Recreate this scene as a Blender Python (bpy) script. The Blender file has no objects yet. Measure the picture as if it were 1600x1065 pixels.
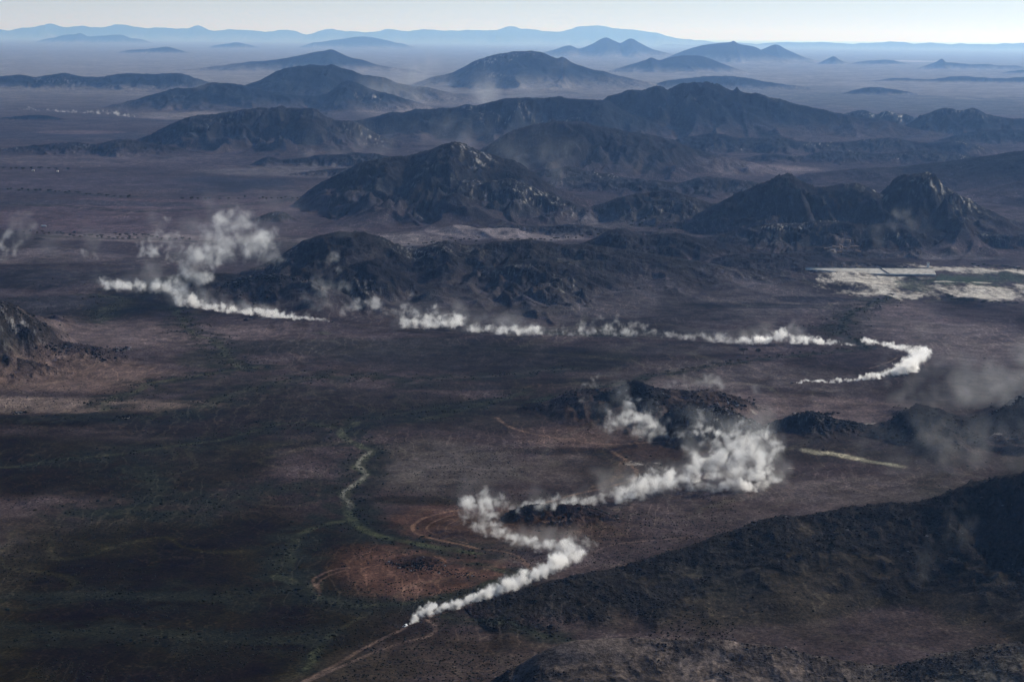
import bpy, bmesh, math, random
import numpy as np
from mathutils import Vector, Matrix

random.seed(7)
rng = np.random.default_rng(11)
S = bpy.context.scene
COL = S.collection

# ------------------------------------------------------------------ camera
CAM_H = 440.0                       # metres above the plain
F_PX = 3000.0                       # focal length in pixels of the 1600 px wide photograph
HORIZON = 56.0                      # row of the level line in the photograph
PITCH = math.atan((532.5 - HORIZON) / F_PX)
cam_d = bpy.data.cameras.new("camera")
cam = bpy.data.objects.new("camera", cam_d)
COL.objects.link(cam)
cam.location = (0, 0, CAM_H)
ROLL = .010                         # the photograph leans a little: its horizon sinks to the right
cam.rotation_euler = (Matrix.Rotation(math.pi / 2 - PITCH, 3, 'X') @ Matrix.Rotation(ROLL, 3, 'Z')).to_euler()
cam_d.sensor_width = 36.0
cam_d.lens = 36.0 * F_PX / 1600.0
cam_d.clip_start = 1.0
cam_d.clip_end = 1.0e6
S.camera = cam

# ------------------------------------------------------------------ sun, sky, exposure
SUN_EL, SUN_AZ = math.radians(30), math.radians(46)     # azimuth clockwise from +Y (ahead), so ahead and to the right
world = bpy.data.worlds.new("World")
S.world = world
world.use_nodes = True
wn = world.node_tree
bg = wn.nodes["Background"]
sky = wn.nodes.new("ShaderNodeTexSky")
sky.sky_type = 'NISHITA'
sky.sun_disc = False
sky.sun_elevation = SUN_EL
sky.sun_rotation = SUN_AZ
sky.altitude = 900
sky.air_density = 1.0
sky.dust_density = 0.0
sky.ozone_density = 1.6
tint = wn.nodes.new("ShaderNodeVectorMath")              # cool white balance of the photograph
tint.operation = 'MULTIPLY'
tint.inputs[1].default_value = (.88, .97, 1.12)
wn.links.new(sky.outputs[0], tint.inputs[0])
wn.links.new(tint.outputs[0], bg.inputs[0])
bg.inputs[1].default_value = 0.066
sun_d = bpy.data.lights.new("sun", 'SUN')
sun_d.energy = 5.0
sun_d.angle = math.radians(0.5)
sun_d.color = (1.0, 0.955, 0.88)
sun = bpy.data.objects.new("sun", sun_d)
COL.objects.link(sun)
sdir = Vector((math.sin(SUN_AZ) * math.cos(SUN_EL), math.cos(SUN_AZ) * math.cos(SUN_EL), math.sin(SUN_EL)))
sun.rotation_euler = sdir.to_track_quat('Z', 'Y').to_euler()
sun.location = (500, 500, 1500)
S.view_settings.view_transform = 'Standard'
S.view_settings.look = 'None'
S.view_settings.exposure = 0.15
S.view_settings.gamma = 1.0
cy = S.cycles
cy.max_bounces = 14
cy.diffuse_bounces = 2
cy.glossy_bounces = 1
cy.transmission_bounces = 1
cy.volume_bounces = 10
cy.transparent_max_bounces = 96
cy.volume_step_rate = 1.0
cy.volume_max_steps = 512
cy.caustics_reflective = False
cy.caustics_refractive = False
cy.use_denoising = True
cy.denoiser = 'OPENIMAGEDENOISE'
cy.denoising_input_passes = 'RGB_ALBEDO_NORMAL'

# ------------------------------------------------------------------ helpers: photograph pixel -> place in the world
cp, sp_ = math.cos(PITCH), math.sin(PITCH)


def ray(u, v):
    u = np.asarray(u, float); v = np.asarray(v, float)
    a = (u - 800.0) / F_PX; b = (532.5 - v) / F_PX
    a, b = a - ROLL * b, b + ROLL * a
    return a, cp + b * sp_, -sp_ + b * cp          # x, y (ahead), z


def g(u, v, z=0.0):
    """point of the plain (height z) seen at photograph pixel u, v"""
    a, y, zz = ray(u, v)
    t = (z - CAM_H) / zz
    return a * t, y * t


def at_depth(u, v, D):
    a, y, zz = ray(u, v)
    t = D / y
    return a * t, CAM_H + zz * t


def px_size(v):
    """metres per photograph pixel, across and (on the plain) along the view, at row v"""
    x, d = g(800, v)
    return d / F_PX, d * d / (CAM_H * F_PX)


# ------------------------------------------------------------------ helpers: noise
_ang = np.random.default_rng(5).random(256) * 2 * np.pi
_GX, _GY = np.cos(_ang).astype(np.float32), np.sin(_ang).astype(np.float32)


def perlin(x, y, seed=0):
    xf = np.floor(x); yf = np.floor(y)
    xi = xf.astype(np.int64); yi = yf.astype(np.int64)
    fx = (x - xf).astype(np.float32); fy = (y - yf).astype(np.float32)
    def gr(ix, iy, dx, dy):
        h = (ix * 374761393 + iy * 668265263 + seed * 974634777) & 0xffffffff
        h = ((h ^ (h >> 13)) * 1274126177) & 0xffffffff
        h = (h ^ (h >> 16)) & 255
        return _GX[h] * dx + _GY[h] * dy
    a = gr(xi, yi, fx, fy); b = gr(xi + 1, yi, fx - 1, fy)
    c = gr(xi, yi + 1, fx, fy - 1); d = gr(xi + 1, yi + 1, fx - 1, fy - 1)
    sx = fx * fx * fx * (fx * (fx * 6 - 15) + 10); sy = fy * fy * fy * (fy * (fy * 6 - 15) + 10)
    e = a + sx * (b - a); f = c + sx * (d - c)
    return (e + sy * (f - e)) * 1.5


def fbm(x, y, lam, octs=4, seed=0, gain=0.5):
    s = 0; amp = 1.0; tot = 0
    for k in range(octs):
        s = s + amp * perlin(x / lam, y / lam, seed + 17 * k); tot += amp
        amp *= gain; lam = lam / 2.03
    return s / tot


def ridged(x, y, lam, octs=4, seed=0, gain=0.55):
    s = 0; amp = 1.0; tot = 0
    for k in range(octs):
        r = 1.0 - np.abs(perlin(x / lam, y / lam, seed + 31 * k))
        s = s + amp * r * r; tot += amp
        amp *= gain; lam = lam / 2.1
    return s / tot


def sstep(a, b, x):
    t = np.clip((x - a) / (b - a), 0, 1)
    return t * t * (3 - 2 * t)


def smooth_line(pts, n=8):
    """Catmull-Rom through the points"""
    P = np.array(pts, float)
    if len(P) < 3:
        return P
    E = np.vstack([2 * P[0] - P[1], P, 2 * P[-1] - P[-2]])
    out = []
    for i in range(1, len(E) - 2):
        p0, p1, p2, p3 = E[i - 1], E[i], E[i + 1], E[i + 2]
        for t in np.linspace(0, 1, n, endpoint=False):
            out.append(0.5 * ((2 * p1) + (-p0 + p2) * t + (2 * p0 - 5 * p1 + 4 * p2 - p3) * t * t + (-p0 + 3 * p1 - 3 * p2 + p3) * t ** 3))
    out.append(P[-1])
    return np.array(out)


def dist_to_line(x, y, L):
    d = np.full(x.shape, 1e9)
    for (x0, y0), (x1, y1) in zip(L[:-1], L[1:]):
        dx, dy = x1 - x0, y1 - y0
        t = np.clip(((x - x0) * dx + (y - y0) * dy) / (dx * dx + dy * dy + 1e-9), 0, 1)
        d = np.minimum(d, np.hypot(x - x0 - t * dx, y - y0 - t * dy))
    return d


def gt(u, v):
    """point of the terrain seen at photograph pixel u, v"""
    u = np.atleast_1d(np.asarray(u, float)); v = np.atleast_1d(np.asarray(v, float))
    z = np.zeros(u.shape)
    for _ in range(5):
        x, y = g(u, v, z)
        z = .35 * z + .65 * height_at(x, y)
    x, y = g(u, v, z)
    return x, y, height_at(x, y)


def gline(pix, n=8):
    L = smooth_line(pix, n)
    x, y, z = gt(L[:, 0], L[:, 1])
    return np.stack([x, y], 1)


# ------------------------------------------------------------------ the hills: crest outline (photograph pixels), distance, slopes, rock
# name, label, depth, crest points (u, v[, depth]), front run per metre of height, back run, roughness, rockiness, colour
DARK, BROWN, RED, GREY = (.026, .024, .026), (.036, .031, .031), (.048, .032, .030), (.042, .039, .042)
HILLS = [
 ("hill", "black rocky hillside filling the lower right corner", 1590,
  [(700, 955, 1440), (760, 940, 1450), (820, 922, 1470), (880, 905, 1490), (950, 889, 1515), (1010, 874, 1535), (1080, 853, 1555), (1140, 832, 1570), (1200, 815, 1580), (1270, 811, 1590), (1330, 801, 1600), (1400, 795, 1600), (1450, 786, 1600), (1500, 771, 1600), (1550, 755, 1600), (1600, 742, 1600), (1680, 722, 1600), (1900, 690, 1600), (2300, 700, 1600)], 1.25, 1.7, .62, .72, (.030, .0265, .0235)),
 ("hill", "low stony rise along the bottom edge", 1235,
  [(690, 1110), (740, 1078), (800, 1045), (850, 1018), (900, 1004), (960, 1001), (1050, 1003), (1130, 1007), (1220, 1016), (1300, 1026), (1360, 1036), (1410, 1036), (1460, 1022), (1530, 1008), (1600, 1000), (1750, 985), (2000, 960)], 2.6, .75, .28, .10, (.088, .072, .066)),
 ("hill", "reddish mound capped with black rock beside the dust trail", 1737,
  [(775, 818), (795, 800), (820, 792), (850, 789), (880, 788), (910, 791), (940, 800), (975, 813), (1010, 830)], 2.0, 2.4, 1.0, .7, (.045, .027, .023)),
 ("hill", "small black rock knoll inside the curved track", 1740, [(695, 826), (712, 814), (740, 810), (765, 813), (790, 823)], 2.5, 2.5, 1, 1, DARK),
 ("hill", "low red rise with a patch of black rocks", 1590, [(520, 905), (570, 888), (600, 878), (630, 872), (660, 869), (690, 875), (720, 884), (770, 900), (810, 910)], 6, 5, .5, .35, (.055, .031, .025)),
 ("hill", "low black rock mound on the red rise", 1592, [(592, 890), (612, 882), (632, 877), (655, 872), (678, 875), (700, 884), (722, 893), (742, 901)], 1.9, 2.2, 1.3, 1, (.015, .0135, .0135)),
 ("hill", "broad brown hill with small dark rock tops behind the cloud of dust", 2265, [(770, 648), (820, 636), (860, 625), (900, 612), (940, 609), (980, 605), (1010, 606), (1060, 612), (1100, 614), (1130, 617), (1160, 627), (1190, 640), (1230, 655)], 4.5, 3, .8, .30, (.056, .042, .040)),
 ("hill", "dark rock knob on top of the brown hill", 2240, [(960, 611), (978, 602), (994, 596), (1010, 601), (1030, 613)], 1.8, 2, 1, 1, DARK),
 ("hill", "rounded black rock dome in front of the brown hill", 2125, [(1020, 668), (1040, 648), (1065, 638), (1100, 636), (1130, 640), (1165, 655), (1190, 668)], 2.4, 2.4, 1.1, 1, (.024, .022, .024)),
 ("hill", "low black rocky spur ending at the pale gravel", 2145, [(1195, 668), (1240, 651), (1265, 646), (1290, 653), (1330, 660), (1370, 667), (1400, 672)], 2.2, 2.6, 1, .9, DARK),
 ("hill", "dark ridge with a craggy step under the drifting dust", 2110, [(1360, 672), (1395, 655), (1420, 641), (1440, 635), (1465, 640), (1500, 650), (1530, 650), (1560, 640), (1600, 626), (1680, 606), (1900, 600)], 3.2, 3, .9, .6, (.027, .025, .027)),
 ("hill", "rocky dark hill at the left edge", 2660, [(-500, 440), (-150, 450), (-20, 462), (20, 474), (45, 492), (70, 505), (95, 530), (140, 536), (190, 548), (230, 560), (280, 575)], 4.0, 3.0, .75, .6, (.030, .026, .026)),
 ("hill", "low reddish foot slope at the left edge", 2530, [(-300, 540), (0, 556), (40, 560), (90, 573), (140, 588), (180, 596)], 4, 3, .6, .3, (.046, .034, .033)),
 ("hill", "dark pointed hill the dust trail bends around", 3330, [(290, 466), (320, 452), (345, 441), (380, 432), (410, 428), (440, 428), (470, 432), (500, 441), (540, 452), (600, 466)], 3.2, 3, .8, .5, (.024, .022, .025)),
 ("hill", "long dark upland with a smooth dome behind the pointed hill", 3560,
  [(320, 434), (360, 428), (390, 418), (430, 402), (470, 378), (500, 367), (530, 362), (560, 362), (590, 368), (620, 380), (650, 388), (680, 380), (705, 377), (735, 383), (770, 379), (800, 377), (830, 375), (870, 383), (910, 384), (960, 390), (1010, 398), (1060, 406), (1130, 418), (1200, 430), (1260, 438)], 4.4, 3.2, .75, .45, (.031, .028, .030)),
 ("hill", "craggy spur with silvery rock faces under the smooth dome", 3330, [(480, 440), (520, 424), (560, 410), (590, 408), (620, 422), (650, 440), (690, 452), (740, 462)], 2.8, 3, 1.2, .9, (.026, .024, .027)),
 ("hill", "low rounded spur running down from the middle of the upland", 3380, [(700, 440), (760, 420), (800, 408), (840, 404), (880, 410), (930, 425), (980, 440), (1040, 452)], 4.0, 3, 1.0, .5, (.033, .030, .032)),
 ("hill", "smooth twin knolls between two plains", 3880, [(860, 394), (900, 384), (930, 372), (955, 361), (975, 358), (1000, 368), (1030, 366), (1060, 366), (1090, 374), (1130, 381), (1180, 391), (1240, 402)], 3.4, 3, .8, .3, (.032, .029, .032)),
 ("hill", "low smooth bank in front of the hamlet", 3720, [(1080, 412), (1150, 400), (1220, 398), (1290, 405), (1350, 410), (1420, 416)], 4.5, 3, .6, .2, (.027, .025, .029)),
 ("hill", "faint low mound behind the tall dust column", 4720, [(370, 352), (400, 340), (425, 331), (445, 331), (465, 342), (500, 349), (540, 353), (580, 358)], 3, 3, .6, .4, (.034, .031, .034)),
 ("hill", "big dark double hill in the middle of the valley", 5150, [(455, 322), (480, 300), (505, 284), (530, 272), (560, 256), (600, 247), (640, 244), (670, 236), (695, 227), (712, 223), (735, 230), (760, 240), (800, 252), (830, 270), (860, 290), (900, 306), (950, 318)], 3.5, 3.0, 1, .55, (.026, .025, .028)),
 ("hill", "broken front shoulder of the double hill", 4780, [(545, 345), (590, 322), (630, 300), (670, 287), (720, 282), (770, 285), (800, 282), (850, 300), (900, 318), (940, 330), (1000, 345)], 2.7, 3, 1.1, .6, (.031, .03, .032)),
 ("hill", "low rock ribs at the left foot of the double hill", 4760, [(490, 342), (520, 330), (560, 322), (590, 325), (640, 336), (690, 342)], 2.5, 3, 1, .7, (.03, .028, .03)),
 ("hill", "ragged low hills left of the twin peaks", 4750, [(900, 330), (940, 318), (980, 306), (1010, 302), (1050, 300), (1080, 308), (1110, 318), (1150, 326), (1200, 336)], 2.7, 3, 1.1, .5, (.036, .033, .036)),
 ("mountain", "steep twin peaked hill above the reservoir", 4480, [(1080, 340), (1120, 318), (1160, 302), (1190, 290), (1215, 278), (1235, 275), (1255, 284), (1275, 296), (1300, 296), (1325, 288), (1345, 288), (1370, 302), (1400, 316)], 2.9, 2.6, 1.1, .6, (.029, .027, .03)),
 ("mountain", "tallest dark peak above the reservoir with a flat summit", 4420, [(1340, 330), (1370, 312), (1395, 292), (1415, 276), (1432, 270), (1450, 269), (1463, 280), (1485, 298), (1510, 312), (1550, 330), (1590, 345), (1640, 352), (1800, 370)], 2.9, 2.6, 1, .6, (.026, .025, .028)),
 ("hill", "broken foothills of the peaks beside the reservoir", 4120, [(1100, 372), (1150, 362), (1200, 352), (1250, 350), (1300, 345), (1350, 352), (1400, 350), (1440, 362), (1500, 360), (1560, 366), (1640, 370), (1800, 372)], 3.6, 3, 1.2, .6, (.03, .028, .031)),
 ("mountain", "dark blue smooth slope at the right edge", 5750, [(1260, 272), (1330, 266), (1400, 262), (1460, 256), (1530, 246), (1600, 234), (1700, 222), (1900, 205), (2200, 230)], 7, 3.5, .35, .1, (.014, .016, .020)),  # cloud shadow painted in as this slope's dark blue
 ("mountain", "broad rounded mountain with pale streaks in the middle distance", 6500, [(730, 246), (760, 228), (790, 212), (830, 196), (860, 190), (900, 190), (940, 198), (980, 208), (1020, 212), (1060, 222), (1100, 236), (1150, 250), (1220, 262)], 2.9, 2.7, 1, .5, (.028, .027, .031)),
 ("hill", "low dark hills in front of the long blue mountain", 7600, [(980, 232), (1030, 222), (1080, 212), (1120, 208), (1160, 216), (1210, 214), (1260, 222), (1320, 222), (1390, 216), (1440, 224), (1500, 222), (1560, 236), (1640, 240), (1800, 250)], 2.8, 3, 1.1, .4, (.034, .03, .033)),
 ("mountain", "long high mountain with a notched summit", 9000, [(880, 200), (920, 172), (945, 156), (965, 148), (985, 140), (1005, 138), (1030, 133), (1042, 140), (1050, 137), (1075, 131), (1100, 130), (1125, 135), (1145, 143), (1152, 138), (1162, 147), (1200, 152), (1240, 161), (1290, 173), (1330, 182), (1370, 186), (1420, 198), (1470, 208), (1540, 222)], 2.5, 2.6, 1.0, .6, (.024, .024, .028)),
 ("mountain", "long even ridge left of the notched mountain", 8700, [(520, 196), (560, 188), (600, 180), (640, 174), (700, 169), (730, 161), (745, 164), (790, 155), (830, 152), (870, 154), (910, 155), (950, 160), (990, 180), (1040, 200)], 2.6, 2.6, 1, .55, (.030, .029, .032)),
 ("mountain", "brown mountain with a stepped top at the left", 8000, [(190, 226), (230, 213), (255, 200), (285, 186), (320, 180), (370, 175), (410, 171), (450, 169), (490, 172), (510, 182), (530, 188), (560, 194), (590, 212), (640, 224), (700, 235)], 2.6, 2.6, 1.1, .6, (.036, .031, .032)),
 ("hill", "reddish broken hills at the left edge", 7600, [(-300, 235), (-50, 234), (0, 232), (40, 228), (80, 224), (120, 222), (150, 224), (190, 216), (230, 222), (290, 232), (340, 240)], 3, 3, 1.1, .5, (.040, .031, .032)),
 ("hill", "low dark knolls on the plain in front of the brown mountain", 6800, [(385, 262), (405, 250), (420, 245), (440, 249), (470, 248), (500, 243), (530, 242), (560, 240), (600, 244), (650, 256)], 2.6, 2.8, 1, .5, (.027, .026, .03)),
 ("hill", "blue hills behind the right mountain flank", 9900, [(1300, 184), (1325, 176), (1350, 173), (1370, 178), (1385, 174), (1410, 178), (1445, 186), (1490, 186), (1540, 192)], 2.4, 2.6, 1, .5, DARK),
 ("mountain", "dark mountain at the right edge of the middle distance", 9000, [(1400, 206), (1430, 186), (1450, 176), (1470, 170), (1485, 169), (1500, 173), (1520, 170), (1540, 178), (1570, 184), (1600, 186), (1700, 195), (1850, 200)], 2.5, 2.6, 1, .5, (.027, .026, .03)),
 ("hill", "low hills on the dusty plain behind the right spurs", 8300, [(1480, 214), (1530, 204), (1580, 202), (1640, 206), (1800, 210)], 3, 3, 1, .4, DARK),
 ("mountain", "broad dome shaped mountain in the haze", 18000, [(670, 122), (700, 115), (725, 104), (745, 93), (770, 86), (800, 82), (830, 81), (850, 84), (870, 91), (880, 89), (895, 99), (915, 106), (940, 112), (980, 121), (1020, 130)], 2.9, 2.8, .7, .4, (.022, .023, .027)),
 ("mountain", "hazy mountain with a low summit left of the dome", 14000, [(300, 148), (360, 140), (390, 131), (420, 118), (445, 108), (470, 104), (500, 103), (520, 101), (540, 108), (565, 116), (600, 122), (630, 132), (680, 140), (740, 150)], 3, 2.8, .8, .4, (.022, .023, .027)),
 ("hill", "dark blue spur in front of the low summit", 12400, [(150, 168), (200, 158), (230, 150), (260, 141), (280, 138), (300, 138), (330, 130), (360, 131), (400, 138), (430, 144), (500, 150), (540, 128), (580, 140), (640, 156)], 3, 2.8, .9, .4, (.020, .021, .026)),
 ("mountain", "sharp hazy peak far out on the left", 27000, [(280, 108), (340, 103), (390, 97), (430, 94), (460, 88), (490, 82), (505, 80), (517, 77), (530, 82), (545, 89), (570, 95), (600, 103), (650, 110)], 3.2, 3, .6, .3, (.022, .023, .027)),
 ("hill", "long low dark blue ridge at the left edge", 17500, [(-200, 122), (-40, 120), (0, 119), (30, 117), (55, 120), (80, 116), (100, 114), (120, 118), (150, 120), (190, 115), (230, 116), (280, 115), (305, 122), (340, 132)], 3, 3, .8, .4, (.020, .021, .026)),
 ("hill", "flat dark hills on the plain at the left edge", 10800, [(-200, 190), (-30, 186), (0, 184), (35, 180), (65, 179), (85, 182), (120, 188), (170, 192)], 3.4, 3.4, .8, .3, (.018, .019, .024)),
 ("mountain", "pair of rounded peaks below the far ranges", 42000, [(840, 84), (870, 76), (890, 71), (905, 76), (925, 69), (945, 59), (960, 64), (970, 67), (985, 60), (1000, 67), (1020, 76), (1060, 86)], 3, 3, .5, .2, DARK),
 ("mountain", "flat topped hazy hill right of the dome", 26000, [(960, 108), (985, 101), (1010, 93), (1018, 90), (1030, 94), (1050, 89), (1075, 87), (1100, 89), (1125, 98), (1160, 110)], 2.8, 2.8, .6, .3, DARK),
 ("hill", "low dark rise in the haze under the flat topped hill", 17500, [(1040, 126), (1080, 122), (1120, 119), (1160, 121), (1200, 128), (1260, 136)], 3, 3, .8, .4, DARK),
 ("mountain", "long hazy mountain with a pointed shoulder", 34000, [(1050, 86), (1075, 77), (1100, 71), (1120, 68), (1140, 66), (1146, 64), (1155, 69), (1180, 74), (1205, 86), (1240, 96)], 2.8, 2.8, .5, .3, DARK),
 ("mountain", "small pointed peak in the haze right of the long mountain", 36000, [(1175, 84), (1195, 76), (1213, 70), (1230, 78), (1250, 86), (1270, 92)], 2.8, 2.8, .5, .3, DARK),
 ("hill", "lone small cone on the hazy plain", 34000, [(1284, 96), (1294, 91), (1303, 86), (1312, 91), (1325, 97)], 1.6, 1.6, .4, .3, DARK),
 ("hill", "low long rise beside the bright salt flat", 34000, [(1335, 98), (1360, 94), (1385, 93), (1410, 97), (1440, 101)], 3, 3, .4, .3, DARK),
 ("hill", "small knob with a long tail far out on the right", 29000, [(1425, 108), (1450, 101), (1463, 96), (1471, 91), (1480, 97), (1500, 98), (1540, 100), (1580, 102), (1640, 106)], 2.6, 2.6, .5, .3, DARK),
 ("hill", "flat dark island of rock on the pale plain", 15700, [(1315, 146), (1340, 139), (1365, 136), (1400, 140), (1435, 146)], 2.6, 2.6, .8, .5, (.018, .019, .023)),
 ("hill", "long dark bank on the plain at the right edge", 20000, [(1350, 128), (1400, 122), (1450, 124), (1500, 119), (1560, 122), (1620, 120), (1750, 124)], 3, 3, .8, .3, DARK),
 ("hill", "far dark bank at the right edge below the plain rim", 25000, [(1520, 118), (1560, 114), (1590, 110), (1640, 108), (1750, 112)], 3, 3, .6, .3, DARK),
 ("mountain", "pale jagged range along the left horizon", 105000, [(-250, 50), (0, 46), (60, 40), (80, 36), (100, 40), (130, 41), (160, 43), (180, 39), (205, 40), (230, 43), (260, 42), (290, 44), (310, 41), (330, 46), (370, 46), (400, 49), (450, 48), (480, 52), (500, 47), (515, 45), (530, 48), (560, 49), (600, 46), (640, 48), (670, 45), (700, 48), (740, 48), (780, 45), (800, 41), (820, 45), (860, 49), (890, 46), (905, 42), (930, 40), (960, 44), (1000, 48), (1035, 54), (1080, 62), (1130, 68)], 3, 3, .5, .2, DARK),
 ("mountain", "low even range along the right horizon", 90000, [(1040, 70), (1090, 68), (1130, 66), (1200, 67), (1260, 66), (1320, 67), (1370, 67), (1388, 64), (1400, 65), (1425, 67), (1500, 68), (1560, 68), (1600, 67), (1900, 66)], 3, 3, .4, .2, DARK),
 ("hill", "faint low hills under the left range", 72000, [(70, 61), (90, 57), (115, 54), (125, 51), (140, 56), (160, 55), (185, 54), (205, 59), (230, 63)], 3, 3, .4, .2, DARK),
 ("hill", "faint low swell under the middle of the far range", 60000, [(490, 66), (530, 61), (560, 57), (580, 58), (600, 62), (630, 68)], 3, 3, .4, .2, DARK),
 ("hill", "tiny faint hill in the left haze", 56000, [(335, 71), (355, 67), (370, 65), (385, 68), (400, 72)], 3, 3, .4, .2, DARK),
 ("hill", "small faint bank in the left haze", 40000, [(190, 80), (220, 77), (245, 75), (262, 74), (280, 78), (310, 84)], 3, 3, .4, .2, DARK),
 ("hill", "low round knolls on the red plain at the left edge", 5150, [(-20, 336), (10, 330), (25, 326), (40, 327), (60, 335)], 3, 3, .7, .4, (.03, .027, .03)),
 ("hill", "small dark mound beside the left dust cloud", 4270, [(20, 386), (45, 375), (62, 371), (80, 376), (110, 386)], 3, 3, .7, .4, (.025, .023, .026)),
 ("hill", "flat dark swell on the plain below the left dust", 3400, [(120, 462), (200, 440), (260, 430), (330, 424), (400, 430)], 5, 4, .4, .2, (.024, .022, .024)),
 ("hill", "low rolling foothills between the double hill and the rounded upland", 4400, [(600, 378), (680, 366), (740, 358), (800, 352), (850, 354), (900, 350), (960, 358), (1040, 362), (1110, 374)], 4, 3.5, 1.1, .35, (.034, .031, .034)),
 ("hill", "low ridges in the valley behind the ragged hills", 5600, [(840, 302), (900, 290), (940, 284), (1000, 280), (1060, 286), (1100, 277), (1160, 282), (1220, 292), (1290, 300)], 3.6, 3.5, 1.1, .4, (.032, .030, .034)),
 ("hill", "rolling spur at the right foot of the broad rounded mountain", 5900, [(760, 296), (800, 280), (840, 268), (890, 262), (930, 270), (970, 276), (1020, 288)], 3.2, 3, 1.1, .5, (.028, .027, .031)),
 ("hill", "chain of low dark spurs under the long notched mountain", 7000, [(1060, 258), (1140, 250), (1200, 241), (1250, 244), (1300, 236), (1380, 241), (1450, 236), (1540, 246), (1640, 250)], 3.4, 3, 1.1, .4, (.030, .028, .032)),
 ("hill", "broken brown foot slopes right of the tallest peak", 4300, [(1420, 386), (1470, 374), (1520, 366), (1560, 368), (1620, 364), (1750, 376)], 3.4, 3, 1.1, .5, (.031, .029, .032)),
 ("hill", "long low ridge joining the brown mountain to the double hill", 6300, [(420, 276), (480, 268), (540, 262), (600, 258), (660, 262), (720, 268)], 3.6, 3, 1.1, .4, (.030, .028, .032)),
 ("hill", "flat brown hillocks below the peaks on the right", 3900, [(1190, 400), (1240, 394), (1290, 396), (1340, 393), (1400, 398), (1440, 404)], 4, 4, .8, .3, (.033, .029, .032)),
]


BASE_RUN = {0: 95.0, 1: 14.0}          # these two have full rounded slopes


class Hill:
    pass


def prepare():
    out = []
    for i, (name, label, D, pts, kf, kb, rough, rock, colr) in enumerate(HILLS):
        h = Hill()
        h.idx = i
        h.name, h.label, h.kf, h.kb, h.rough, h.rock, h.col, h.seed = name, label, kf, kb, rough, rock, colr, 100 + 7 * i
        Ds = np.array([p[2] if len(p) > 2 else D for p in pts], float)
        if D < 33000:
            lift = 62.0 - HORIZON - .01 * (np.clip(np.mean([p[0] for p in pts]), 0, 1600) - 800)
            Ds = 1.32e6 / (1.32e6 / Ds + lift); D = 1.32e6 / (1.32e6 / D + lift)
        xs, hs = at_depth([p[0] for p in pts], [p[1] for p in pts], Ds)
        L = smooth_line(np.stack([xs, np.maximum(hs, -6), Ds], 1), 6)
        o = np.argsort(L[:, 0]); L = L[o]
        h.x, h.h, h.d = L[:, 0], L[:, 1], L[:, 2]
        span = max(L[1, 0] - L[0, 0], 1)
        h.hmax = float(h.h.max())
        h.x = np.concatenate([[h.x[0] - 2.5 * max(h.h[0], 1) - span], h.x, [h.x[-1] + 2.5 * max(h.h[-1], 1) + span]])
        h.h = np.concatenate([[-2], h.h, [-2]]); h.d = np.concatenate([[h.d[0]], h.d, [h.d[-1]]])
        h.D = D
        w = max(kf, kb) * h.hmax * 3.6 + 80
        h.box = (h.x[0], h.x[-1], h.d.min() - w, h.d.max() + w)
        out.append(h)
    return out


HL = prepare()


def hill_height(h, x, y):
    """height of one hill above the plain, its rock share and how high up the slope the point lies (0..1)"""
    H = np.interp(x, h.x, h.h)
    Y = np.interp(x, h.x, h.d)
    lam = max(h.hmax * 2.4, 40.0)
    far = h.D > 20000
    n1 = fbm(x, y, lam * 1.6, 2, h.seed)
    Y = Y + n1 * np.clip(H, 0, None) * .55
    if h.D > 50000:
        H = H + h.hmax * .22 * fbm(x, y * .2, 3000, 4, h.seed + 3, .65) * sstep(0, .3, H / h.hmax)
    else:
        H = H + h.rough * h.hmax * .05 * fbm(x, y, lam * .30, 3, h.seed + 3)
    H = np.clip(H, 0, None)
    # spurs and gullies run down the slope, bent a little by a slower noise
    bend = fbm(x, y, lam * 1.1, 2, h.seed + 11) * lam * .55
    sp = ridged((x + bend), (y * .45 + bend * .3), lam * .85, 3, h.seed + 21)           # 0..1
    k = np.where(y < Y, h.kf * 1.35, h.kb * 1.3)
    base_run = BASE_RUN.get(h.idx, 0.0)
    s = np.abs(y - Y) / (k * np.clip(H, 4, None) + np.where(y < Y, base_run, base_run * .1) * sstep(0, 6, H))
    s = s / (1 + h.rough * 1.3 * (sp - .52) * sstep(.03, .30, s))
    s = np.sqrt(s * s + .0016) - .04
    s = np.clip(s, 0, None)
    e1 = 1.2 if base_run else 1.75
    P = .84 * np.clip(1 - s, 0, 1) ** e1 + .16 * np.clip(1 - s / 2.6, 0, 1) ** 2
    z = H * P
    if not far:
        m = sstep(.05, .5, P) * (1 - .75 * sstep(.80, 1.0, P))
        rg = ridged(x + bend * .4, y, lam * .42, 4, h.seed + 41)
        z = z + H * h.rough * .46 * (rg - .50) * m
    return z, P


def plain_height(x, y, d):
    z = 4.5 * fbm(x, y, 900, 2, 900) * sstep(900, 2500, d)
    z = z + 2.4 * fbm(x, y, 170, 4, 910, .6)
    return z

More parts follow.
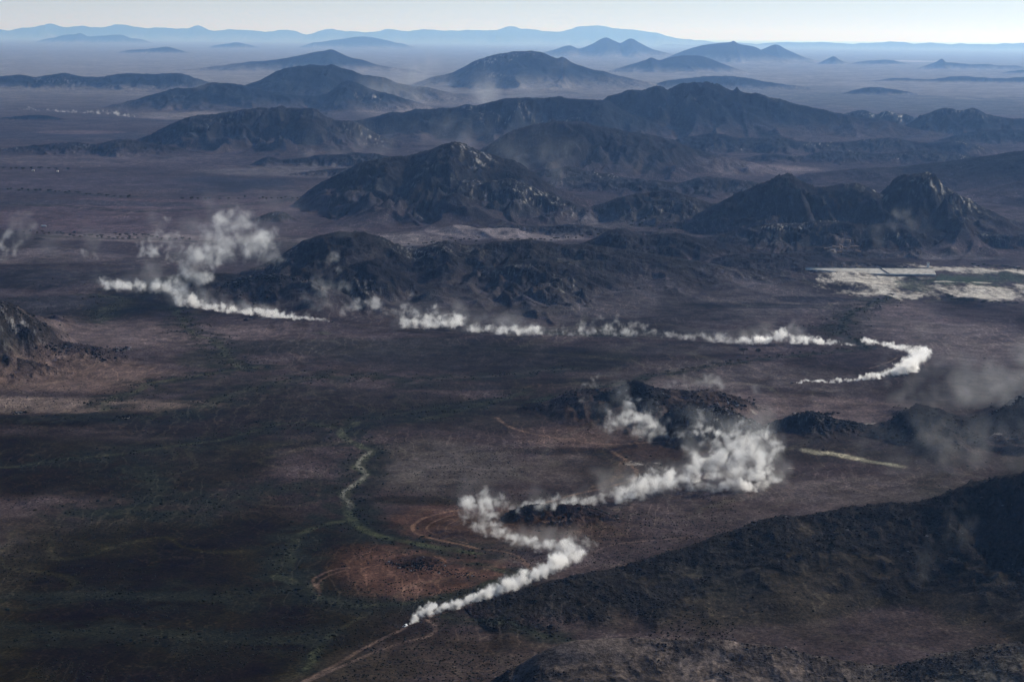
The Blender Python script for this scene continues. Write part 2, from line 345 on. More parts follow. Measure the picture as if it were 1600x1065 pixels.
# ------------------------------------------------------------------ colour of the ground: soils, gravel, washes, tracks and painted haze tones
# soil and dark tone patches: centre (u, v), half size in photograph pixels, colour, strength
PATCH = [
 (560, 645, 220, 9, (.014, .014, .016), .85), (450, 606, 170, 10, (.016, .016, .019), .8), (700, 604, 150, 7, (.017, .017, .020), .8), (880, 596, 130, 7, (.018, .018, .021), .8), (1190, 742, 100, 7, (.022, .019, .021), .7), (870, 705, 90, 8, (.020, .018, .019), .7), (380, 690, 200, 9, (.013, .013, .014), .7), (640, 780, 110, 8, (.018, .017, .016), .8), (1480, 500, 60, 5, (.05, .038, .043), .7), (960, 650, 120, 8, (.035, .024, .022), .7),
 (250, 900, 420, 190, (.0172, .0176, .0152), .9), (150, 720, 330, 60, (.0150, .0150, .0146), .9), (420, 650, 320, 45, (.0125, .0125, .0145), .8),
 (120, 1010, 420, 50, (.0165, .0170, .0135), .6), (230, 860, 120, 40, (.016, .017, .012), .5), (330, 930, 160, 30, (.016, .0165, .013), .5),
 (690, 725, 170, 45, (.050, .045, .045), .85), (760, 650, 120, 30, (.020, .019, .020), .8), (520, 625, 240, 22, (.021, .020, .022), .7),
 (640, 885, 190, 52, (.064, .038, .033), .95), (720, 810, 150, 36, (.062, .038, .034), .9), (850, 830, 200, 40, (.046, .032, .028), .8),
 (690, 1020, 260, 48, (.044, .036, .036), .9), (560, 1040, 120, 40, (.033, .029, .026), .7), (860, 935, 150, 36, (.034, .032, .033), .8),
 (1150, 780, 420, 45, (.046, .038, .041), .9), (960, 690, 180, 30, (.060, .043, .040), .8), (1350, 700, 220, 28, (.030, .027, .030), .9), (1400, 765, 260, 28, (.050, .043, .045), .9),
 (900, 730, 110, 30, (.052, .044, .044), .8), (1250, 640, 260, 30, (.060, .048, .050), .85), (1120, 590, 260, 30, (.058, .050, .054), .85),
 (100, 590, 260, 30, (.064, .047, .043), .9), (110, 632, 230, 14, (.066, .053, .049), .9), (200, 525, 260, 25, (.060, .048, .050), .9), (330, 600, 110, 24, (.030, .027, .030), .8),
 (60, 655, 150, 8, (.014, .014, .016), .9), (330, 560, 60, 18, (.028, .028, .026), .8),
 (100, 480, 190, 22, (.022, .022, .027), .9), (60, 435, 150, 18, (.024, .023, .028), .8),
 (800, 560, 330, 22, (.022, .022, .026), .9), (600, 540, 260, 16, (.026, .026, .028), .8), (1050, 545, 160, 12, (.052, .047, .051), .7), (950, 520, 260, 9, (.044, .043, .044), .7),
 (900, 480, 420, 26, (.043, .039, .044), .9), (1150, 460, 220, 34, (.048, .043, .048), .8), (1180, 478, 120, 5, (.020, .020, .026), .8), (1290, 468, 70, 6, (.020, .020, .027), .8),
 (1470, 520, 170, 50, (.058, .049, .052), .95), (1400, 480, 70, 16, (.060, .049, .053), .8), (1560, 600, 130, 30, (.055, .049, .052), .8),
 (240, 340, 330, 40, (.052, .039, .046), .9), (60, 400, 130, 12, (.062, .052, .056), .8), (250, 372, 260, 7, (.075, .062, .064), .8),
 (330, 288, 140, 12, (.022, .024, .034), .9), (130, 318, 200, 5, (.034, .032, .042), .8), (90, 285, 260, 14, (.044, .037, .046), .8),
 (760, 372, 200, 7, (.085, .074, .078), .95), (980, 350, 120, 8, (.060, .055, .060), .7), (560, 380, 130, 12, (.075, .066, .068), .9),
 (1150, 265, 140, 10, (.070, .058, .062), .9), (900, 268, 120, 10, (.060, .054, .060), .7), (500, 268, 160, 10, (.060, .055, .060), .6),
 (1250, 405, 110, 6, (.022, .022, .028), .9), (1420, 405, 160, 5, (.050, .046, .050), .7),
 (120, 250, 220, 9, (.050, .042, .048), .8), (90, 212, 160, 8, (.030, .03, .04), .7), (120, 206, 60, 3, (.060, .045, .05), .8), (300, 182, 90, 5, (.085, .075, .075), .8),
 (680, 178, 130, 8, (.085, .075, .075), .8), (640, 160, 160, 6, (.070, .064, .066), .7),
 (1420, 160, 260, 18, (.045, .048, .052), .7), (1200, 140, 200, 14, (.05, .052, .056), .6),
]
PALE = (.32, .295, .265)
# lines on the ground: photograph pixels, width (m), colour, strength, wobble (m), green fringe width (m)
LINES = [
 ([(556, 818), (600, 838), (650, 848), (700, 857), (748, 868)], 34, (.0095, .0098, .0085), .85, 8, 0),
 ([(575, 700), (598, 715), (580, 730), (592, 745), (566, 765), (560, 790), (565, 812)], 26, (.0105, .0108, .0095), .7, 8, 0),
 ([(760, 628), (700, 640), (640, 650), (580, 662), (545, 680)], 34, (.0105, .0105, .010), .8, 12, 0),
 ([(0, 650), (120, 654), (240, 658), (330, 650)], 30, (.011, .011, .011), .8, 12, 0),
 ([(470, 936), (560, 946), (640, 948), (720, 935), (790, 912)], 22, (.0115, .0120, .0095), .7, 7, 0),
 # the pale stream bed and its dark green banks
 ([(760, 628), (700, 634), (650, 642), (600, 650), (560, 660)], 9, (.030, .031, .023), .6, 6, 40),
 ([(560, 660), (540, 668), (536, 684), (556, 694), (580, 704), (566, 716), (560, 728), (572, 740), (560, 752), (541, 764), (536, 776), (549, 788), (541, 799), (545, 810)], 10, (.052, .055, .035), .85, 6, 40),
 ([(580, 704), (566, 716), (560, 728), (572, 740), (560, 752), (541, 764), (536, 776), (549, 788), (541, 799)], 4.5, (.17, .165, .135), .9, 3, 0),
 ([(541, 799), (556, 816), (590, 836), (640, 848), (690, 855), (745, 864)], 10, (.046, .052, .027), .9, 6, 45),
 ([(545, 812), (490, 825), (462, 838), (455, 860), (450, 885)], 8, (.05, .055, .03), .7, 5, 40),
 ([(460, 838), (440, 880), (450, 900)], 12, (.02, .021, .014), .7, 5, 25),
 ([(820, 612), (790, 622), (740, 634), (700, 646), (660, 655)], 12, (.030, .032, .020), .6, 7, 40),
 ([(440, 900), (520, 940), (620, 945), (720, 925), (790, 905), (820, 890)], 10, (.028, .030, .018), .9, 6, 30),
 ([(740, 880), (775, 888), (805, 900)], 7, (.026, .028, .018), .9, 4, 20),
 ([(690, 962), (730, 966), (790, 975), (850, 990), (900, 1003)], 7, (.024, .026, .017), .9, 5, 22),
 ([(520, 990), (505, 1005), (490, 1020), (480, 1045)], 5, (.05, .055, .03), .7, 4, 14),
 ([(0, 730), (120, 715), (230, 702), (330, 690), (400, 672), (425, 664)], 8, (.034, .037, .022), .75, 8, 50),
 ([(425, 664), (470, 660), (520, 668)], 8, (.034, .037, .022), .75, 6, 40),
 ([(190, 800), (290, 805), (330, 790), (400, 770), (480, 760)], 22, (.020, .0215, .014), .7, 16, 60),
 ([(200, 730), (240, 750), (250, 770), (200, 795), (120, 800)], 22, (.021, .0225, .0145), .7, 16, 60),
 ([(40, 990), (150, 985), (260, 990), (360, 1000), (470, 995)], 20, (.021, .0225, .0145), .6, 14, 50),
 ([(60, 935), (200, 930), (330, 935), (420, 925)], 20, (.019, .0205, .0135), .6, 14, 50),
 ([(300, 640), (350, 620), (420, 600), (480, 590), (560, 588), (620, 590)], 14, (.036, .036, .026), .7, 12, 60),
 ([(60, 655), (120, 650), (180, 652), (300, 648)], 6, (.018, .019, .016), .8, 8, 40),
 ([(160, 640), (180, 620), (215, 613), (222, 600), (260, 594), (320, 585), (360, 580), (400, 573)], 9, (.060, .060, .036), .7, 8, 40),
 ([(270, 480), (285, 500), (290, 515), (330, 530), (350, 550), (375, 572), (400, 574)], 10, (.042, .044, .028), .8, 8, 50),
 ([(160, 460), (190, 470), (165, 490), (150, 500)], 25, (.034, .036, .026), .7, 14, 60),
 ([(640, 600), (700, 590), (760, 588), (840, 580), (900, 575)], 10, (.05, .048, .042), .5, 8, 40),
 ([(1010, 590), (1080, 578), (1160, 565), (1240, 556), (1340, 546), (1365, 542)], 6, (.026, .028, .022), .8, 4, 18),
 ([(1010, 590), (960, 600), (900, 612), (830, 628)], 8, (.026, .030, .018), .8, 6, 30),
 ([(1390, 465), (1350, 480), (1325, 492), (1318, 508), (1310, 520), (1335, 532), (1350, 540)], 12, (.030, .033, .026), .85, 8, 50),
 ([(1240, 513), (1310, 510)], 6, (.024, .025, .022), .8, 3, 15),
 ([(860, 520), (900, 522), (960, 522), (1000, 518)], 6, (.026, .028, .024), .7, 4, 30),
 ([(1256, 703), (1275, 706), (1295, 707), (1320, 713), (1340, 717)], 14, (.27, .25, .175), .9, 9, 0),
 ([(1350, 719), (1378, 723), (1405, 729)], 9, (.25, .24, .17), .8, 8, 0),
 # tyre tracks
 ([(470, 1066), (520, 1040), (565, 1014), (600, 996), (632, 981)], 3.0, (0.132, 0.090, 0.071), .75, .4, 0),
 ([(470, 1068), (530, 1042), (580, 1020), (630, 1003), (664, 995), (680, 985), (678, 975), (668, 968)], 3.0, (0.128, 0.090, 0.074), .7, .4, 0),
 ([(632, 979), (650, 968), (690, 957), (760, 938), (810, 915), (850, 895), (890, 880), (913, 868), (960, 850), (1040, 842), (1120, 836)], 3.5, (0.128, 0.090, 0.075), .55, .5, 0),
 ([(740, 795), (700, 799), (665, 808), (646, 820), (650, 832), (680, 842), (720, 850), (745, 856)], 3.2, (0.180, 0.108, 0.071), .8, .5, 0),
 ([(735, 800), (700, 806), (672, 818), (668, 828), (690, 838), (730, 848)], 1.6, (0.150, 0.093, 0.063), .55, .5, 0),
 ([(725, 806), (700, 812), (684, 822), (690, 832), (720, 842)], 1.6, (0.150, 0.093, 0.063), .25, .5, 0),
 ([(715, 812), (702, 818), (696, 826), (704, 832)], 1.6, (0.150, 0.093, 0.063), .5, .5, 0),
 ([(745, 856), (790, 862), (815, 872), (830, 888), (840, 902)], 2.6, (0.165, 0.105, 0.071), .6, .5, 0),
 ([(790, 868), (812, 876), (832, 893)], 2.0, (0.165, 0.105, 0.071), .5, .5, 0),
 ([(775, 652), (800, 668), (845, 680), (900, 688), (950, 694), (990, 692), (1060, 688)], 4.0, (0.158, 0.102, 0.075), .65, 1, 0),
 ([(950, 700), (965, 710), (982, 722), (995, 738), (985, 750), (950, 760), (900, 772), (850, 785), (800, 796)], 4.0, (0.158, 0.102, 0.069), .65, 1, 0),
 ([(975, 722), (960, 748), (930, 760)], 9, (0.112, 0.078, 0.055), .6, 2, 0),
 ([(270, 440), (290, 425), (318, 412), (312, 404), (290, 398)], 5, (0.135, 0.108, 0.093), .6, 1, 0),
 ([(500, 925), (490, 905), (520, 890), (560, 884)], 2.5, (0.143, 0.090, 0.071), .5, 1, 0),
 ([(500, 930), (496, 912), (510, 900), (540, 890)], 2, (0.135, 0.087, 0.069), .45, 1, 0),
 ([(1360, 575), (1390, 565), (1402, 558)], 3, (0.150, 0.112, 0.093), .6, 1, 0),
 ([(520, 505), (620, 514), (720, 520), (850, 526), (950, 526), (1100, 533), (1250, 538), (1340, 540), (1390, 546), (1430, 558), (1420, 575), (1390, 588), (1310, 598), (1238, 599)], 5, (0.093, 0.075, 0.071), .5, 1, 0),
 ([(1238, 599), (1180, 602), (1100, 600)], 4, (0.090, 0.072, 0.069), .4, 1, 0),
 ([(0, 402), (130, 402), (260, 400), (420, 386)], 5, (0.105, 0.090, 0.090), .4, 2, 0),
 ([(0, 318), (100, 322), (240, 330), (420, 316), (470, 310)], 6, (0.051, 0.048, 0.054), .6, 4, 40),
 ([(0, 366), (150, 372), (290, 376), (410, 380), (640, 386)], 7, (0.068, 0.063, 0.063), .6, 4, 30),
 ([(0, 295), (120, 303), (210, 308)], 8, (0.042, 0.041, 0.048), .7, 4, 40),
]


def to_px(x, y):
    """photograph pixel of a point of the plain, used once to read the soil map that was drawn over the photograph"""
    dz = -CAM_H
    f = y * cp - dz * sp_
    up = y * sp_ + dz * cp
    return 800 + F_PX * x / f, 532.5 - F_PX * up / f


def soil(x, y, d):
    """colour of the open ground, with haze tones painted in by distance"""
    n0 = fbm(x, y, 520, 4, 301)
    n1 = fbm(x, y, 130, 4, 311)
    c = np.empty(x.shape + (3,), np.float32)
    base = np.array((.044, .036, .041))
    t = .5 + .5 * np.clip(n0 * 1.6, -1, 1)
    c[:] = base * (.72 + .5 * t[..., None])
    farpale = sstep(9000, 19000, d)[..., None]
    c = c * (1 - farpale) + np.array((.15, .14, .135)) * (.75 + .5 * t[..., None]) * farpale  # pale far plain, with haze brightness put into its colour
    c = c.astype(np.float32)
    wx, wy = fbm(x, y, 400, 3, 321), fbm(x, y, 400, 3, 331)
    for i, (u, v, ru, rv, col, st) in enumerate(PATCH[10:] + PATCH[:10]):
        cx, cyy = g(u, v)
        sx, syy = px_size(v)
        rx, ry = ru * sx, rv * syy
        ry = min(ry, .35 * cyy)
        m0 = (np.abs(x - cx) < 1.7 * rx) & (np.abs(y - cyy) < 1.7 * ry)
        idx = np.nonzero(m0)[0]
        if not len(idx):
            continue
        xx, yy = x[idx], y[idx]
        e = np.hypot((xx - cx) / rx + .55 * wx[idx], (yy - cyy) / ry + .55 * wy[idx]) + .35 * n1[idx]
        col = np.array(col); col = col * (1 + .75 * sstep(.034, .06, col.mean()))
        m = (sstep(1.1, .62, e) * st)[:, None].astype(np.float32)
        c[idx] = c[idx] * (1 - m) + np.array(col, np.float32) * m
    # mottling: gravel darker, bare clay paler
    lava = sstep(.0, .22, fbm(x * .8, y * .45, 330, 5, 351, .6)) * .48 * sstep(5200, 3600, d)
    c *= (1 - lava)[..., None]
    c *= np.clip(1 + .55 * n1 + .35 * fbm(x, y, 60, 4, 345, .65) + .25 * fbm(x, y, 34, 3, 341), .25, 3)[..., None]
    nr_ = np.nonzero(d < 5200)[0]
    xx, yy = x[nr_], y[nr_]
    bx, by = 45 * perlin(xx / 120, yy / 120, 361), 45 * perlin(xx / 120, yy / 120, 367)
    for lam_, sd, st, wd in ((300, 371, .62, .020), (110, 373, .50, .035), (46, 379, .36, .06)):
        k_ = 1 - np.abs(perlin((xx + bx) / lam_, (yy * .75 + by) / lam_, sd))
        ve = sstep(1 - wd * 2.2, 1 - wd * .4, k_) * st * sstep(-.15, .30, fbm(xx, yy, 420, 3, sd + 1))
        c[nr_] = c[nr_] * (1 - ve[:, None]) + (c[nr_] * 1.2 + np.array((.018, .019, .010))) * ve[:, None]
    warm = sstep(4200, 1500, d)[..., None]  # haze offset painted into near soil: less blue close by
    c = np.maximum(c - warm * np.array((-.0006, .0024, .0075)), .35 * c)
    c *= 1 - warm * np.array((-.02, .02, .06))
    return c


def add_lines(x, y, c, d):
    wob = {}
    for pix, w, col, st, wb, fringe in LINES:
        L = gline(pix, 7)
        M = max(w * 2, fringe * 1.6) + wb * 2 + 5
        m0 = (x > L[:, 0].min() - M) & (x < L[:, 0].max() + M) & (y > L[:, 1].min() - M) & (y < L[:, 1].max() + M)
        idx = np.nonzero(m0)[0]
        if not len(idx):
            continue
        xx, yy = x[idx], y[idx]
        lam = max(18, wb * 6)
        dd = dist_to_line(xx + wb * perlin(xx / lam, yy / lam, 401), yy + wb * perlin(xx / lam, yy / lam, 409), L)
        nn = fbm(xx, yy, max(w * 3, 16), 3, 421)
        if fringe:
            f = sstep(fringe, fringe * .3, dd * (1 + .8 * nn)) * .8
            f = f * sstep(-.35, .25, fbm(xx, yy, 26, 3, 433))
            c[idx] = c[idx] * (1 - f[:, None]) + np.array((.0150, .0162, .0120)) * f[:, None]
        r = w * .5
        soft = np.maximum(w * .35, d[idx] * .00035)
        m = sstep(r + soft, r - soft * .6, dd) * st * np.clip(.85 + 1.2 * nn, .35, 1)
        c[idx] = c[idx] * (1 - m[:, None]) + np.array(col) * m[:, None]
    return c


def pale_ground(x, y, c):
    """the bleached silt and the green growth in front of the dam, and the small gravel pans"""
    def blob(u, v, ru, rv, lam, lo, hi, col, st, seed, ay=4.0):
        cx, cyy, _z = (float(q[0]) for q in gt(u, v)); sx, syy = px_size(v)
        rx, ry = ru * sx, rv * syy
        idx = np.nonzero((np.abs(x - cx) < 1.5 * rx) & (np.abs(y - cyy) < 1.5 * ry))[0]
        if not len(idx):
            return
        xx, yy = x[idx], y[idx]
        n = fbm(xx, yy / ay, lam, 6, seed, .72)
        e = np.hypot((xx - cx) / rx, (yy - cyy) / ry)
        m = sstep(lo - .12, hi + .22, n * 1.25 + .9 * (1 - e)) * st * np.clip(.8 + .8 * fbm(xx, yy / 3, 9, 3, seed + 5), .2, 1)
        c[idx] = c[idx] * (1 - m[:, None]) + np.array(col) * m[:, None]
    W = (.50, .465, .405)
    blob(1345, 424, 75, 5, 30, .25, .5, W, .8, 501)
    blob(1370, 442, 95, 20, 40, .20, .50, W, .95, 503)
    blob(1320, 436, 60, 10, 40, .3, .5, W, .8, 505)
    blob(1370, 458, 75, 7, 30, .30, .55, W, .85, 509)
    blob(1420, 462, 70, 6, 30, .38, .55, W, .8, 511)
    blob(1550, 455, 130, 15, 40, .18, .5, W, .95, 521)
    blob(1540, 463, 80, 8, 30, .30, .5, W, .9, 523)
    blob(1590, 425, 120, 6, 40, .22, .5, W, .95, 541)
    blob(1500, 420, 120, 6, 30, .22, .5, W, .85, 547)
    blob(1510, 437, 95, 12, 50, .10, .5, (.042, .062, .040), .95, 557)
    blob(1590, 432, 70, 9, 50, .10, .5, (.040, .055, .042), .8, 563)
    blob(1425, 446, 45, 14, 40, .20, .6, (.085, .095, .070), .7, 569)
    blob(1480, 440, 30, 1.6, 30, .2, .5, W, .8, 571)
    blob(1540, 442, 34, 1.6, 30, .2, .5, W, .7, 577)
    blob(1360, 468, 38, 4, 20, .1, .5, (.026, .030, .026), .9, 587)
    blob(1500, 468, 70, 3, 20, .1, .5, (.026, .028, .024), .9, 593)
    for u, v, ru, rv in ((1288, 707, 24, 3.5), (1385, 724, 20, 2)):
        blob(u, v, ru, rv, 14, .28, .55, (.26, .24, .17), .85, 601 + u, 1.5)
    for u, v, ru, rv in ((990, 724, 24, 4), (1020, 723, 16, 1.5), (1235, 731, 12, 1), (1560, 662, 14, 1.2), (1360, 662, 14, 2), (195, 652, 14, 2.5), (30, 645, 12, 2), (1180, 645, 8, 2), (805, 877, 8, 2)):
        blob(u, v, ru, rv, 8, .25, .5, (.26, .235, .205), .9, 651 + u, 1.5)
    blob(1325, 415, 70, 1.6, 30, .1, .4, (.10, .09, .085), .6, 701)
    blob(1303, 392, 14, 3, 12, .2, .5, (.22, .19, .165), .9, 703)
    blob(1325, 387, 26, 4, 10, .35, .6, (.16, .125, .11), .8, 709)
    blob(1430, 96, 60, 1.6, 600, -.2, .5, (.45, .42, .38), .9, 719)
    blob(250, 180, 110, 3, 100, .1, .5, (.10, .09, .085), .7, 727)
    blob(500, 520, 26, 3, 20, .1, .5, (.05, .05, .04), .8, 733)
    return c


# ------------------------------------------------------------------ build the terrain: one height field, split into the ground and each hill
def rows():
    d = [0.0, 200.0, 420.0, 620.0, 780.0]
    v = 860.0
    while v < 30000:
        d.append(v); v *= 1 + RATIO
    while v < 120000:
        d.append(v); v *= 1 + RATIO * 2
    while v < 4.2e5:
        d.append(v); v *= 1.03
    d.append(v)
    return np.array(d)


RATIO = .0017
AZ_STEP = math.radians(.0345)
R = rows()
fine = np.arange(-math.radians(17), math.radians(17) + 1e-9, AZ_STEP)
side = np.concatenate([np.linspace(math.radians(17.4), math.radians(30), 16), np.linspace(math.radians(36), math.radians(180), 14)])
AZ = np.concatenate([-side[::-1], fine, side])
nr, nc = len(R), len(AZ)
GX = np.outer(R, np.sin(AZ)).ravel(); GY = np.outer(R, np.cos(AZ)).ravel()
GD = np.repeat(R, nc)
near_n = int(np.searchsorted(R, 14000)) * nc


def terrain(x, y, d, fine_detail=True):
    zp = np.zeros_like(x); zp[:] = 0
    sel = d < 30000
    zp[sel] = plain_height(x[sel], y[sel], d[sel])
    far = ~sel
    zp[far] = 12 * fbm(x[far], y[far], 9000, 2, 950)
    best = np.zeros_like(x); bp = np.zeros_like(x); own = np.full(x.shape, -1, np.int32)
    for i, h in enumerate(HL):
        x0, x1, y0, y1 = h.box
        idx = np.nonzero((x > x0) & (x < x1) & (y > y0) & (y < y1))[0]
        if not len(idx):
            continue
        z, P = hill_height(h, x[idx], y[idx])
        better = z > best[idx]
        j = idx[better]
        best[j] = z[better]; bp[j] = P[better]; own[j] = i
    return zp, best, bp, own


zp, hz, hp, own = terrain(GX, GY, GD)
own[hz < .6] = -1
GZ = zp + hz


def height_at(x, y):
    x = np.atleast_1d(np.asarray(x, float)); y = np.atleast_1d(np.asarray(y, float))
    a, b, _, _ = terrain(x, y, np.hypot(x, y))
    return a + b


# rock: crags on the crests, ribs on the slopes
rockf = np.zeros_like(GX); rhill = np.zeros_like(GX)
m = np.nonzero(own >= 0)[0]
rk = np.array([h.rock for h in HL])[own[m]]
hm = np.array([h.hmax for h in HL])[own[m]]
lam = np.clip(hm * .8, 14, 400)
nz = np.zeros(len(m))
for lo, hi, L in ((0, 25, 22.0), (25, 60, 36.0), (60, 120, 70.0), (120, 1e9, 130.0)):
    q = (hm >= lo) & (hm < hi)
    if q.any():
        nz[q] = ridged(GX[m][q], GY[m][q], L, 4, 777) * .6 + .4 * (.5 + fbm(GX[m][q], GY[m][q], L * 2.2, 3, 787))
rr = sstep(.54, .72, nz * .75 + .42 * np.clip(hp[m], 0, .8) + .30 * (rk - .5)) * sstep(.10, .28, hp[m])
rockf[m] = rr
amp = np.clip(hm * .028, .4, 4.0)
crag = np.zeros(len(m))
mn = GD[m] < 12000
crag[mn] = ridged(GX[m][mn], GY[m][mn], 17.0, 4, 801, .7) - .45
crag[~mn] = 0
GZ[m] += rr * amp * crag * 1.5

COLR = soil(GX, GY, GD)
hc = np.array([h.col for h in HL], np.float32)[own[m]]
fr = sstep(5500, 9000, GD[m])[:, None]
hc = hc * (1 - fr * np.array((.48, .28, .12), np.float32))  # far rock turned bluer, the haze cast put into its colour
hn = fbm(GX[m], GY[m], 90, 4, 811)
hn2 = fbm(GX[m], GY[m], 260, 3, 821)
foot = sstep(.06, .45, hz[m] / np.maximum(hm, 1) + .10 * hn)
foot = np.where(own[m] <= 1, sstep(.4, 5.0, hz[m] + 2 * hn), foot)[:, None]
hn3 = fbm(GX[m] + 30 * hn, GY[m] * .6, 42, 4, 827, .62)
slope_col = hc * np.clip(1 + .5 * hn + .5 * hn2 + .7 * hn3 * (GD[m] < 13000), .3, 2.4)[:, None]
greenish = (sstep(.05, .45, hn2 - .3 * hn) * .45)[:, None]
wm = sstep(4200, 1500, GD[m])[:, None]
slope_col = np.maximum(slope_col - wm * np.array((-.0006, .0024, .0075)), .35 * slope_col)  # near slopes lose blue too, painted against the haze cast
slope_col = slope_col * (1 - greenish) + hc.mean(1, keepdims=True) * np.array((.98, 1.04, .80)) * greenish
rock_col = hc * .45 + .003
cc = slope_col * (1 - .8 * rr[:, None]) + rock_col * .8 * rr[:, None]
# smooth slabs on some rock ribs, sun glints painted in as paler colour
sl = ridged(GX[m] * 1.5 + GY[m] * .6, GY[m] * .7, np.clip(hm * .30, 6, 60), 4, 831)
glint_slab = sstep(.68, .84, sl) * sstep(.1, .6, rr) * sstep(.05, .45, fbm(GX[m], GY[m], np.clip(hm * 3, 60, 420), 3, 841)) * (rk > .35) * np.where(own[m] == 0, .0, .9)
cc = cc * (1 - .6 * glint_slab[:, None]) + np.array((.125, .12, .12)) * .6 * glint_slab[:, None]
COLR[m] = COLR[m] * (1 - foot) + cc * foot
COLR = add_lines(GX, GY, COLR, GD)
COLR = pale_ground(GX, GY, COLR)
COLR = np.clip(COLR, .004, .6)
ROCK = rockf.copy()
GLINT_SLAB = np.zeros_like(GX); GLINT_SLAB[m] = glint_slab


def terrain_material():
    m = bpy.data.materials.new("stony_desert_ground")
    m.use_nodes = True
    nt = m.node_tree; N = nt.nodes; Lk = nt.links
    b = N["Principled BSDF"]
    col = N.new("ShaderNodeVertexColor"); col.layer_name = "soil"
    rk = N.new("ShaderNodeAttribute"); rk.attribute_name = "rock"
    geo = N.new("ShaderNodeNewGeometry")
    def noise(scale, det, rough=.6):
        n = N.new("ShaderNodeTexNoise"); n.inputs["Scale"].default_value = scale; n.inputs["Detail"].default_value = det
        n.inputs["Roughness"].default_value = rough
        Lk.new(geo.outputs["Position"], n.inputs["Vector"]); return n
    def mth(op, a, bb=None, c=None):
        n = N.new("ShaderNodeMath"); n.operation = op
        for k, q in enumerate((a, bb, c)):
            if q is None: continue
            if isinstance(q, (int, float)): n.inputs[k].default_value = q
            else: Lk.new(q, n.inputs[k])
        return n.outputs[0]
    def rng_(v, a, b_, c, d):
        n = N.new("ShaderNodeMapRange"); n.inputs[1].default_value = a; n.inputs[2].default_value = b_
        n.inputs[3].default_value = c; n.inputs[4].default_value = d; Lk.new(v, n.inputs[0]); return n.outputs[0]
    n1 = noise(.045, 5); n2 = noise(.30, 4, .7); n3 = noise(.9, 3, .7)
    f = mth('MULTIPLY', rng_(n1.outputs[0], .3, .7, .60, 1.40), rng_(n2.outputs[0], .3, .7, .42, 1.58))
    f = mth('MULTIPLY', f, rng_(n3.outputs[0], .3, .7, .62, 1.38))
    # scattered stones and tufts
    vo = N.new("ShaderNodeTexVoronoi"); vo.inputs["Scale"].default_value = .22; Lk.new(geo.outputs["Position"], vo.inputs["Vector"])
    spot = rng_(vo.outputs["Distance"], .16, .30, .55, 1.0)
    f = mth('MULTIPLY', f, spot)
    mx = N.new("ShaderNodeVectorMath"); mx.operation = 'SCALE'
    Lk.new(col.outputs[0], mx.inputs[0]); Lk.new(f, mx.inputs["Scale"])
    # animal trails: a net of thin paler lines
    warp = N.new("ShaderNodeVectorMath"); warp.operation = 'MULTIPLY_ADD'
    Lk.new(n1.outputs["Color"], warp.inputs[0]); warp.inputs[1].default_value = (22, 22, 0); Lk.new(geo.outputs["Position"], warp.inputs[2])
    sq = N.new("ShaderNodeVectorMath"); sq.operation = 'MULTIPLY'; Lk.new(warp.outputs[0], sq.inputs[0]); sq.inputs[1].default_value = (1, .42, .3)
    ve = N.new("ShaderNodeTexVoronoi"); ve.feature = 'DISTANCE_TO_EDGE'; ve.inputs["Scale"].default_value = .05; Lk.new(sq.outputs[0], ve.inputs["Vector"])
    net = rng_(ve.outputs["Distance"], .0, .045, 1.0, 0.0)
    big = noise(.006, 3)
    net = mth('MULTIPLY', net, rng_(big.outputs[0], .44, .58, 0, .95))
    net = mth('MULTIPLY', net, rng_(n2.outputs[0], .40, .62, 0, 1))
    net = mth('MULTIPLY', net, rng_(rk.outputs["Fac"], 0, .4, 1, 0))
    wv = N.new("ShaderNodeTexWave"); wv.wave_type = 'BANDS'; wv.bands_direction = 'X'; wv.wave_profile = 'SIN'
    wv.inputs["Scale"].default_value = .019; wv.inputs["Distortion"].default_value = 17.0; wv.inputs["Detail"].default_value = 3
    wv.inputs["Detail Scale"].default_value = 1.1; wv.inputs["Detail Roughness"].default_value = .6
    wq = N.new("ShaderNodeVectorMath"); wq.operation = 'MULTIPLY'; Lk.new(geo.outputs["Position"], wq.inputs[0]); wq.inputs[1].default_value = (1, .35, 0)
    Lk.new(wq.outputs[0], wv.inputs["Vector"])
    big2 = noise(.0045, 3)
    tr = mth('MULTIPLY', rng_(wv.outputs["Fac"], .89, .985, 0, .8), rng_(big2.outputs[0], .47, .60, 0, 1))
    tr = mth('MULTIPLY', tr, rng_(n2.outputs[0], .35, .55, .2, 1))
    net = mth('MAXIMUM', net, tr)
    mix = N.new("ShaderNodeMix"); mix.data_type = 'RGBA'
    Lk.new(net, mix.inputs["Factor"]); Lk.new(mx.outputs[0], mix.inputs["A"])
    pal = N.new("ShaderNodeVectorMath"); pal.operation = 'MULTIPLY_ADD'; Lk.new(mx.outputs[0], pal.inputs[0]); pal.inputs[1].default_value = (1.7, 1.65, 1.6); pal.inputs[2].default_value = (.014, .0125, .0105)
    Lk.new(pal.outputs[0], mix.inputs["B"])
    Lk.new(mix.outputs["Result"], b.inputs["Base Color"])
    sb = N.new("ShaderNodeAttribute"); sb.attribute_name = "glint_slab"
    Lk.new(rng_(sb.outputs["Fac"], 0, .6, 1.0, .55), b.inputs["Roughness"])
    Lk.new(rng_(sb.outputs["Fac"], 0, .6, .0, .28), b.inputs["Specular IOR Level"])
    hgt = mth('ADD', mth('MULTIPLY', n1.outputs[0], 5.0), mth('MULTIPLY', n2.outputs[0], 1.6))
    hgt = mth('MULTIPLY', hgt, rng_(rk.outputs["Fac"], 0, 1, .55, 1.6))
    hgt = mth('ADD', hgt, mth('MULTIPLY', n3.outputs[0], .35))
    bump = N.new("ShaderNodeBump"); bump.inputs["Strength"].default_value = .8; bump.inputs["Distance"].default_value = 1.0
    Lk.new(hgt, bump.inputs["Height"]); Lk.new(bump.outputs[0], b.inputs["Normal"])
    return m


MAT_T = terrain_material()


